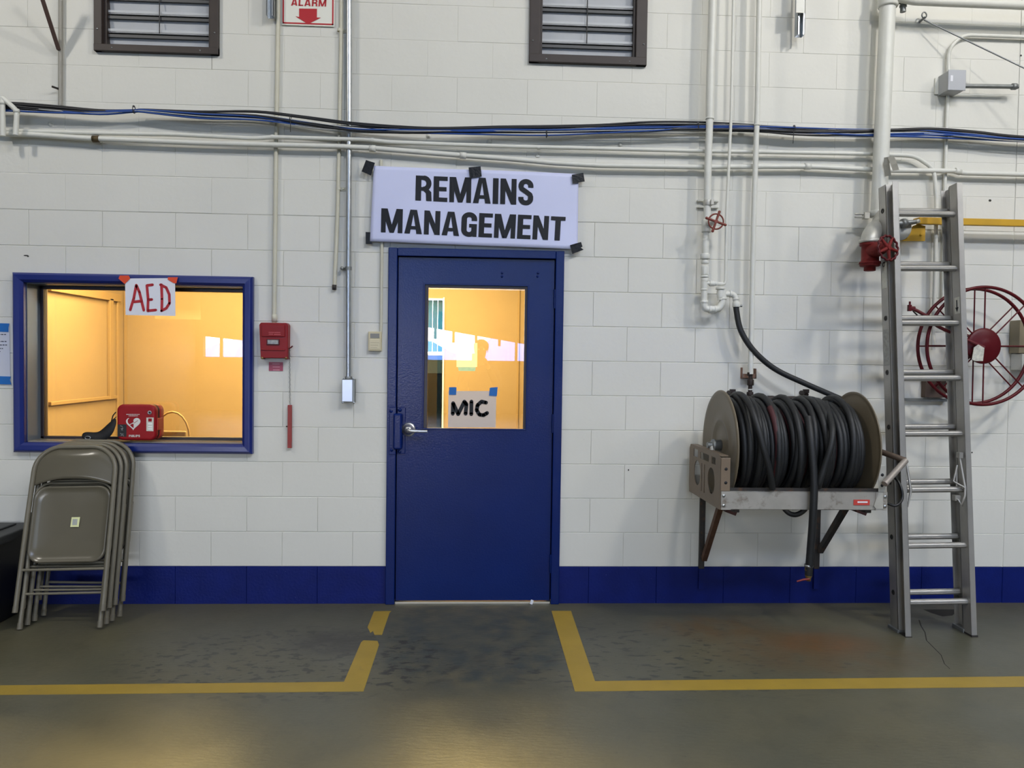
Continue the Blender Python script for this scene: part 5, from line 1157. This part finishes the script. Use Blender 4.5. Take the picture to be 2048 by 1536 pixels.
for i in range(int(N*28)+1):
    a = 1.7+i/28*2*PI; t_ = i/(N*28)
    x = RXL+.045+(RXR-RXL-.12)*t_ + .045*math.sin(a*.5+.4)*math.sin(a*.21) + .012*math.sin(a+1)
    r_ = .258+.010*math.sin(a*.37+1)+.006*math.sin(a*1.31)
    outer_P.append(Vector((min(max(x, RXL+.03), RXR-.035), RC.y+r_*math.cos(a), RC.z+r_*math.sin(a))))
o = MB().tube(outer_P, .0168, 9).build('rubber_hose', RUB, origin=(RC.x, RC.y, RC.z)); tag(o, 'outer turns of black hose wound on the wall reel', 'hose')
P = [Vector((RXL+.185+.03*t/30-.012*math.sin(t*.21), RC.y+.270*math.cos(.5+t*.22), RC.z+.270*math.sin(.5+t*.22))) for t in range(-2, 30)]
P = [Vector((RXL+.215+.0008*(t-12), RC.y+.268*math.cos(2.2+t*.13), RC.z+.268*math.sin(2.2+t*.13))) for t in range(25)]
o = MB().tube(P, .0165, 10).build('rubber_hose', RUBR, origin=P[0]); tag(o, 'dull red hose turn showing between black turns on the left part of the reel', 'hose')
# loops lying crosswise on the left of the winding
cr1 = smooth_path([W(*p) for p in ((1461, 800, .30), (1470, 789, .35), (1486, 792, .50), (1500, 812, .62), (1514, 850, .69), (1528, 900, .715), (1540, 945, .70), (1545, 978, .67))], 6)
o = MB().tube(cr1, .0165, 10).build('rubber_hose', RUB, origin=cr1[0]); tag(o, 'black hose loop rising over the winding beside the left disc', 'hose')
cr2 = smooth_path([W(*p) for p in ((1652, 806, .45), (1664, 850, .66), (1662, 890, .715), (1650, 930, .71), (1640, 962, .70), (1636, 975, .68))], 6)
o = MB().tube(cr2, .0160, 10).build('rubber_hose', RUB, origin=cr2[0]); tag(o, 'black hose length slanting down leftwards across the right half of the winding', 'hose')
hg = thing('hanging_hose', W(1617, 1160, .66), 'black hose end hanging down over the frame, with brass nozzle and red lever', 'hose')
MB().tube(smooth_path(hang[1:], 6), .0195, 14).build('hose_length', RUB, hg)
c = hang[-1]; MB().lathe(c+Vector((0, 0, .055)), (0, 0, -1), [(0, .020), (0, .0225), (.012, .0225), (.012, .019)], 18).build('hose_ferrule', GALV, hg)
MB().lathe(c+Vector((0, 0, .045)), (0, 0, -1), [(0, .018), (.02, .020), (.026, .016), (.05, .018), (.06, .013), (.075, .012), (.076, 0)], 18).build('nozzle', BRASS, hg)
MB().tube([c+Vector((0, -.01, -.018)), c+Vector((-.03, -.012, -.020)), c+Vector((-.065, -.012, -.030))], [.006, .0055, .004], 8).build('nozzle_lever', mat('lever_red', '7A2620', .5), hg)
bh = smooth_path([W(*p) for p in ((1590, 1012, .40), (1574, 1025, .45), (1590, 1030, .50), (1608, 1022, .55), (1618, 1005, .58))], 6)
bl_ = smooth_path([W(*p) for p in ((1560, 1005, .45), (1576, 1025, .47), (1594, 1029, .49), (1612, 1016, .5), (1622, 990, .52))], 6)
o = MB().tube(bl_, .0135, 10).build('rubber_hose', RUB, origin=bl_[0]); tag(o, 'small black hose loop sagging below the reel frame', 'hose')
rl_ = smooth_path([W(*p) for p in ((1776, 960, .50), (1790, 956, .54), (1802, 975, .58), (1804, 998, .60), (1792, 1011, .62), (1775, 1007, .60))], 6)
o = MB().tube(rl_, .0075, 10).build('rubber_hose', BLACKP, origin=rl_[0]); tag(o, 'thin black hose loop beside the crank at the right end of the reel', 'hose')
sh = smooth_path([W(*p) for p in ((1472.5, 608, .092), (1473, 622, .092), (1482, 662, .098), (1508, 702, .105), (1550, 738, .11), (1610, 767, .13), (1670, 793, .15), (1712, 812, .18), (1745, 840, .2))], 7)
o = MB().tube(sh, .0165, 14).build('rubber_hose', RUB, origin=sh[0]); tag(o, 'black supply hose slanting from the white pipe down behind the reel', 'hose')
# wall brackets carrying the reel
def wbk(x, px0, label):
    b_ = thing('wall_bracket', (x, 0, .1), label, 'bracket')
    MB().box((x-.016, -.022, .213), (x+.016, -.002, .77)).build('upright', DSTEEL, b_, bevel=.002)
    MB().box((x-.016, -.022, .09), (x+.016, -.002, .2125)).build('painted_foot', BLUEB, b_, bevel=.002)
    MB().box((x-.016, -.60, .666), (x+.016, -.02, .690)).build('arm', DSTEEL, b_, bevel=.002)
    q0, q1 = ((1440, 1020), (1408, 1118)) if x < 2.5 else ((1692, 1020), (1640, 1102))
    a = W(q0[0], q0[1]-6, .38); b = W(q1[0], q1[1], .03); dv = (b-a).normalized(); up = dv.cross(Vector((1, 0, 0))).normalized()*.016; h_ = Vector((.014, 0, 0))
    MB().slab([a-up-h_, a+up-h_, b+up-h_, b-up-h_], (1, 0, 0), .028).build('brace', RUST if x < 2.5 else DSTEEL, b_)
    MB().lathe((x+.002, -.022, .64), (0, -1, 0), [(0, 0), (0, .012), (.01, .012), (.012, 0)], 6).build('bolt', GALV, b_)
xl = W(1403, 1100, .01).x; xr = W(1633, 1100, .01).x
wbk(xl, 0, 'rusty triangular wall bracket under the left end of the hose reel'); wbk(xr, 0, 'dark triangular wall bracket behind the hanging hose under the reel')
for px, s_ in ((1462, 1), (1722, 1)):
    c = W(px, 1022, .45); MB().cbox(c+Vector((0, .05, -.0)), (.06, .12, .03), Matrix.Rotation(.35, 3, 'Y')).build('frame_foot', mat('dark_red_oxide', '3E1E1A', .7), hrl)

# ------------------------------------------------------------------ red fire-hose wheel behind the ladder
fw_ = thing('fire_hose_wheel', (3.79, 0, 1.56), 'empty red spoked fire hose wheel on the wall behind the ladder', 'hose wheel')
c1, c2 = W(1960, 690, .27), W(1962, 691, .17); Rw = .333
c1 = W(1968, 692, .27); c2 = W(1951, 690, .16); c2.x = c1.x+.012; c2.z = c1.z
for c, q in ((c1, 0), (c2, 0)):
    MB().tube([c+Vector((math.cos(a)*Rw, 0, math.sin(a)*Rw)) for a in [2*PI*k/72 for k in range(72)]], .0095, 10, closed=True).build('wheel_rim', RED, fw_)
    for k in range(8): a = 2*PI*k/8+.01; MB().cyl(c+Vector((math.cos(a)*.06, 0, math.sin(a)*.06)), c+Vector((math.cos(a)*Rw, 0, math.sin(a)*Rw)), .0042, 8).build('spoke', RED, fw_)
MB().lathe(c1+Vector((0, .015, 0)), (0, -1, 0), [(0, 0), (0, .100), (.012, .102), (.020, .096), (.020, .080), (.026, .070), (.024, .05), (.034, .03), (.034, 0)], 40).build('hub_plate', RED, fw_)
MB().cyl(c1, (c1.x, -.01, c1.z), .045, 24).build('hub_axle', RED, fw_)
MB().cyl(c2+Vector((0, .003, 0)), c2+Vector((0, -.004, 0)), .055, 40).build('hub_back', RED, fw_)
tg = [W(*p, .312) for p in ((1948, 695), (1957, 689), (1969, 696), (1966, 722), (1950, 722), (1944, 719))]; MB().slab(tg, (0, 1, 0), .003).build('hub_tag', mat('dirty_tag', 'C6C4B6', .6, var=.25, vscale=60), fw_)
arm = [c1+Vector((-.02, -.03, -.01)), W(1880, 655, .30), W(1862, 638, .30), W(1835, 622, .30), W(1822, 617, .30)]
MB().tube(smooth_path(arm, 6), .0095, 10).build('feed_pipe', mat('feed_pipe_red', '5E1C22', .45), fw_)
c = W(1819, 616, .30); MB().cbox(c, (.018, .018, .036)).cyl(c, c+Vector((.03, 0, 0)), .010, 10).cyl(c+Vector((.001, 0, .018)), c+Vector((.001, 0, .036)), .006, 8).build('nozzle_valve', RED, fw_, bevel=.002)
MB().tube([W(1826, 622, .29), W(1836, 632, .28), W(1850, 634, .28)], .004, 6).build('nozzle_strap', DSTEEL, fw_)
MB().tube([c1+Vector((0, .05, -.02)), W(1880, 762, .12), W(1868, 776, .05)], .008, 8).build('mount_stay', RED, fw_)
MB().tube([c1+Vector((0, .05, .03)), W(1872, 640, .12), W(1866, 634, .05)], .008, 8).build('mount_stay', RED, fw_)
a, b = W(1848, 760, .03), W(1888, 795, .03); o = MB().box((a.x, -.05, b.z), (b.x, -.002, a.z)).build('mount_block', mat('brown_wood_block', '5E4E44', .7, var=.1), fw_, bevel=.003)
MB().box((W(1808, 800, .0).x, -.03, W(1808, 802, 0).z), (W(1888, 797, 0).x, -.004, W(1808, 796, 0).z)).build('mount_rail', GALVD, fw_)
# right edge box
rb = thing('electrical_box', W(2048, 740), 'cream and brown electrical box cut off by the right edge', 'box')
a, b = W(2040, 640, .09), W(2140, 708, .09); MB().box((a.x, -.09, b.z), (b.x, -.003, a.z)).build('box_body', mat('box_brown', '8A8068', .5), rb, bevel=.003)
a, b = W(2037, 708, .07), W(2140, 742, .07); MB().box((a.x, -.10, b.z), (b.x, -.003, a.z)).build('box_base', PIPEP, rb, bevel=.003)
a, b = W(2033, 660, .04), W(2041, 708, .04); MB().box((a.x, -.04, b.z), (b.x, -.003, a.z)).build('side_clip', GALVD, rb)

# small fixings left in the wall
for px, py, lb in ((101, 248, 'round painted anchor on the wall below the cables, at the far left'), (857, 272, 'round painted anchor on the wall below the cables, above the banner'), (978, 284, 'tiny painted anchor on the wall above the banner'), (1240, 290, 'painted anchor hook on the wall right of the banner top')):
    c = W(px, py, 0); o = MB().lathe((c.x, 0.001, c.z), (0, -1, 0), [(0, .016), (.003, .015), (.003, .009), (.010, .008), (.011, 0)], 16).build('wall_anchor', PIPEP, origin=(c.x, 0, c.z)); tag(o, lb, 'anchor')
# small dirt marks on the wall are part of it
dm = MB()
for px, py, w1, h1 in ((1980, 401, 3, 2.5), (2042, 111, 2, 2), (1944, 905, 1.6, 1.6), (52, 511, 5, 1.2), (56, 512.5, 2, 1.6), (1257, 940, 1.2, 2), (497, 836, 1.4, 2)):
    dm.add([W(px+w1*math.cos(k*PI/4), py+h1*math.sin(k*PI/4), .0012) for k in range(8)], [tuple(range(8))])
dm.build('wall_mark', mat('wall_mark_dark', '35342F', .8), wall)
# inside the office: round-backed chair low behind the glass
oc = thing('office_chair', (W(345, 850, -1.6).x, 1.6, 0), 'cream chair back seen low through the office window, right of the red bag', 'chair')
c = W(345, 875, -1.6); rr = .075
MB().tube([c+Vector((-.13, 0, -.2)), c+Vector((-.12, 0, .0))]+[c+Vector((-math.cos(a)*.13, 0, .0+math.sin(a)*.20)) for a in [PI*k/10 for k in range(1, 10)]]+[c+Vector((.13, 0, 0)), c+Vector((.14, 0, -.2))], .008, 8).build('back_hoop', OFFT, oc)
MB().cbox(c+Vector((0, .02, -.05)), (.20, .02, .2)).build('backrest', OFFW, oc, bevel=.01)
MB().cbox((c.x, c.y-.22, .46), (.42, .42, .04)).build('seat', OFFW, oc, bevel=.015)
for sx_ in (-.18, .18):
    for sy_ in (-.40, 0): MB().cyl((c.x+sx_, c.y+sy_, 0), (c.x+sx_*.9, c.y+sy_, .45 if sy_ else c.z-.1), .012, 10).build('leg', OFFT, oc)

# ------------------------------------------------------------------ the photographer, mirrored in the door glass
PY = CAM.y
pn = thing('person', (CAM.x+.02, PY-.42, 0), 'person in a dark jacket holding up a phone, mirrored in the door glass', 'person')
def skin_body(nm, verts, edges, m, sub=1, root=0):
    me = bpy.data.meshes.new(nm); o0 = Vector(pn['_o']); me.from_pydata([tuple(Vector(v[:3])-o0) for v in verts], edges, []); me.materials.append(m)
    o = bpy.data.objects.new(nm, me); COL.objects.link(o); o.parent = pn
    s_ = o.modifiers.new('skin', 'SKIN'); sv_ = me.skin_vertices[0].data
    for i, v in enumerate(verts): sv_[i].radius = (v[3], v[4] if len(v) > 4 else v[3]); sv_[i].use_root = (i == root)
    b = o.modifiers.new('sub', 'SUBSURF'); b.levels = sub+1; b.render_levels = sub+1; s_.use_smooth_shade = True
    return o
cx_ = CAM.x+.02; by_ = PY-.42
V = [(cx_, by_, .96, .15, .11), (cx_, by_-.01, 1.15, .14, .10), (cx_, by_-.01, 1.34, .17, .11), (cx_, by_, 1.46, .07), (cx_+.005, by_+.01, 1.53, .055), (cx_+.01, by_+.03, 1.60, .075, .09), (cx_+.012, by_+.035, 1.68, .082, .098), (cx_+.012, by_+.02, 1.745, .06, .07)]
E_ = [(i, i+1) for i in range(7)]
def add_chain(start, pts):
    p = start
    for q in pts: V.append(q); E_.append((p, len(V)-1)); p = len(V)-1
    return p
hands = []
for s_ in (-1, 1):
    k = add_chain(2, [(cx_+s_*.17, by_, 1.40, .06), (cx_+s_*.23, by_+.02, 1.24, .048), (cx_+s_*.235, by_+.07, 1.15, .042), (cx_+s_*.17, by_+.20, 1.30, .038), (cx_+s_*.085, by_+.33, 1.46, .027), (cx_+s_*.072, by_+.365, 1.495, .030, .018)])
    for j, (dx, dz, l) in enumerate(((0, .035, 1), (.0, .02, 1.08), (.0, .003, 1.0), (.0, -.014, .85))):
        add_chain(k, [(cx_+s_*.070, by_+.392, 1.508+dz-.01, .0085), (cx_+s_*(.060-.008*l), by_+.402, 1.515+dz-.01, .0078), (cx_+s_*(.045-.012*l), by_+.402, 1.518+dz-.01, .0068)])
    add_chain(k, [(cx_+s_*.060, by_+.365, 1.525, .010), (cx_+s_*.045, by_+.385, 1.542, .0085)])
for s_ in (-1, 1): add_chain(0, [(cx_+s_*.09, by_, .85, .085), (cx_+s_*.10, by_+.01, .50, .055), (cx_+s_*.105, by_-.02, .12, .038), (cx_+s_*.11, by_+.06, .04, .04, .03), (cx_+s_*.115, by_+.13, .03, .035, .025)])
skin_body('body', V, E_, SKIN)
# clothing
J = [(cx_, by_, .90, .175, .13), (cx_, by_-.01, 1.12, .165, .12), (cx_, by_-.01, 1.34, .19, .125), (cx_, by_, 1.45, .085)]
Ej = [(0, 1), (1, 2), (2, 3)]
for s_ in (-1, 1):
    n0 = len(J); J += [(cx_+s_*.18, by_, 1.40, .072), (cx_+s_*.24, by_+.02, 1.24, .06), (cx_+s_*.245, by_+.07, 1.14, .054), (cx_+s_*.17, by_+.20, 1.295, .048), (cx_+s_*.10, by_+.305, 1.435, .038)]; Ej += [(2, n0), (n0, n0+1), (n0+1, n0+2), (n0+2, n0+3), (n0+3, n0+4)]
skin_body('jacket', J, Ej, CLOTH)
T_ = [(cx_, by_, .95, .165, .12)]; Et = []
for s_ in (-1, 1): n0 = len(T_); T_ += [(cx_+s_*.09, by_, .85, .10), (cx_+s_*.10, by_+.01, .50, .072), (cx_+s_*.105, by_-.02, .13, .055)]; Et += [(0, n0), (n0, n0+1), (n0+1, n0+2)]
skin_body('trousers', T_, Et, TROU)
hm = MB()
hm.lathe((cx_+.012, by_+.012, 1.645), (0, 0, 1), [(0, .092), (.04, .100), (.08, .098), (.12, .072), (.14, .035), (.146, 0)], 24); hm.build('hair', HAIRM, pn)
for s_ in (-1, 1): MB().lathe((cx_+.011+s_*.032, by_+.118, 1.655), (0, 1, 0), [(0, .012), (.008, .009), (.011, 0)], 12).build('eye', mat('eye_white', 'E8E4DE', .3), pn)
MB().tube([(cx_+.011, by_+.12, 1.66), (cx_+.011, by_+.145, 1.625), (cx_+.011, by_+.125, 1.615)], [.007, .014, .006], 8).build('nose', SKIN, pn)
MB().tube([(cx_-.015, by_+.115, 1.585), (cx_+.011, by_+.125, 1.583), (cx_+.037, by_+.115, 1.585)], .006, 8).build('mouth', mat('lip', '8E4E48', .5), pn)
for s_ in (-1, 1): MB().lathe((cx_+.011+s_*.080, by_+.03, 1.64), (s_, 0, 0), [(0, .026), (.010, .024), (.012, 0)], 14).build('ear', SKIN, pn)
for s_ in (-1, 1): MB().cbox((cx_+s_*.112, by_+.06, .045), (.10, .28, .09)).build('shoe', BLACKP, pn, bevel=.03, seg=3)
pn.scale = (.945, .945, .945); pn.location.x += .045
ph = MB().box((CAM.x-.035, CAM.y-.022, CAM.z-.075), (CAM.x+.035, CAM.y-.013, CAM.z+.075)); ph_o = ph.build('smartphone', BLACKP, origin=(CAM.x, CAM.y-.018, CAM.z), bevel=.003); tag(ph_o, 'black phone held up by the person mirrored in the door glass', 'phone')

for o in COL.objects:
    if '_o' in o: del o['_o']
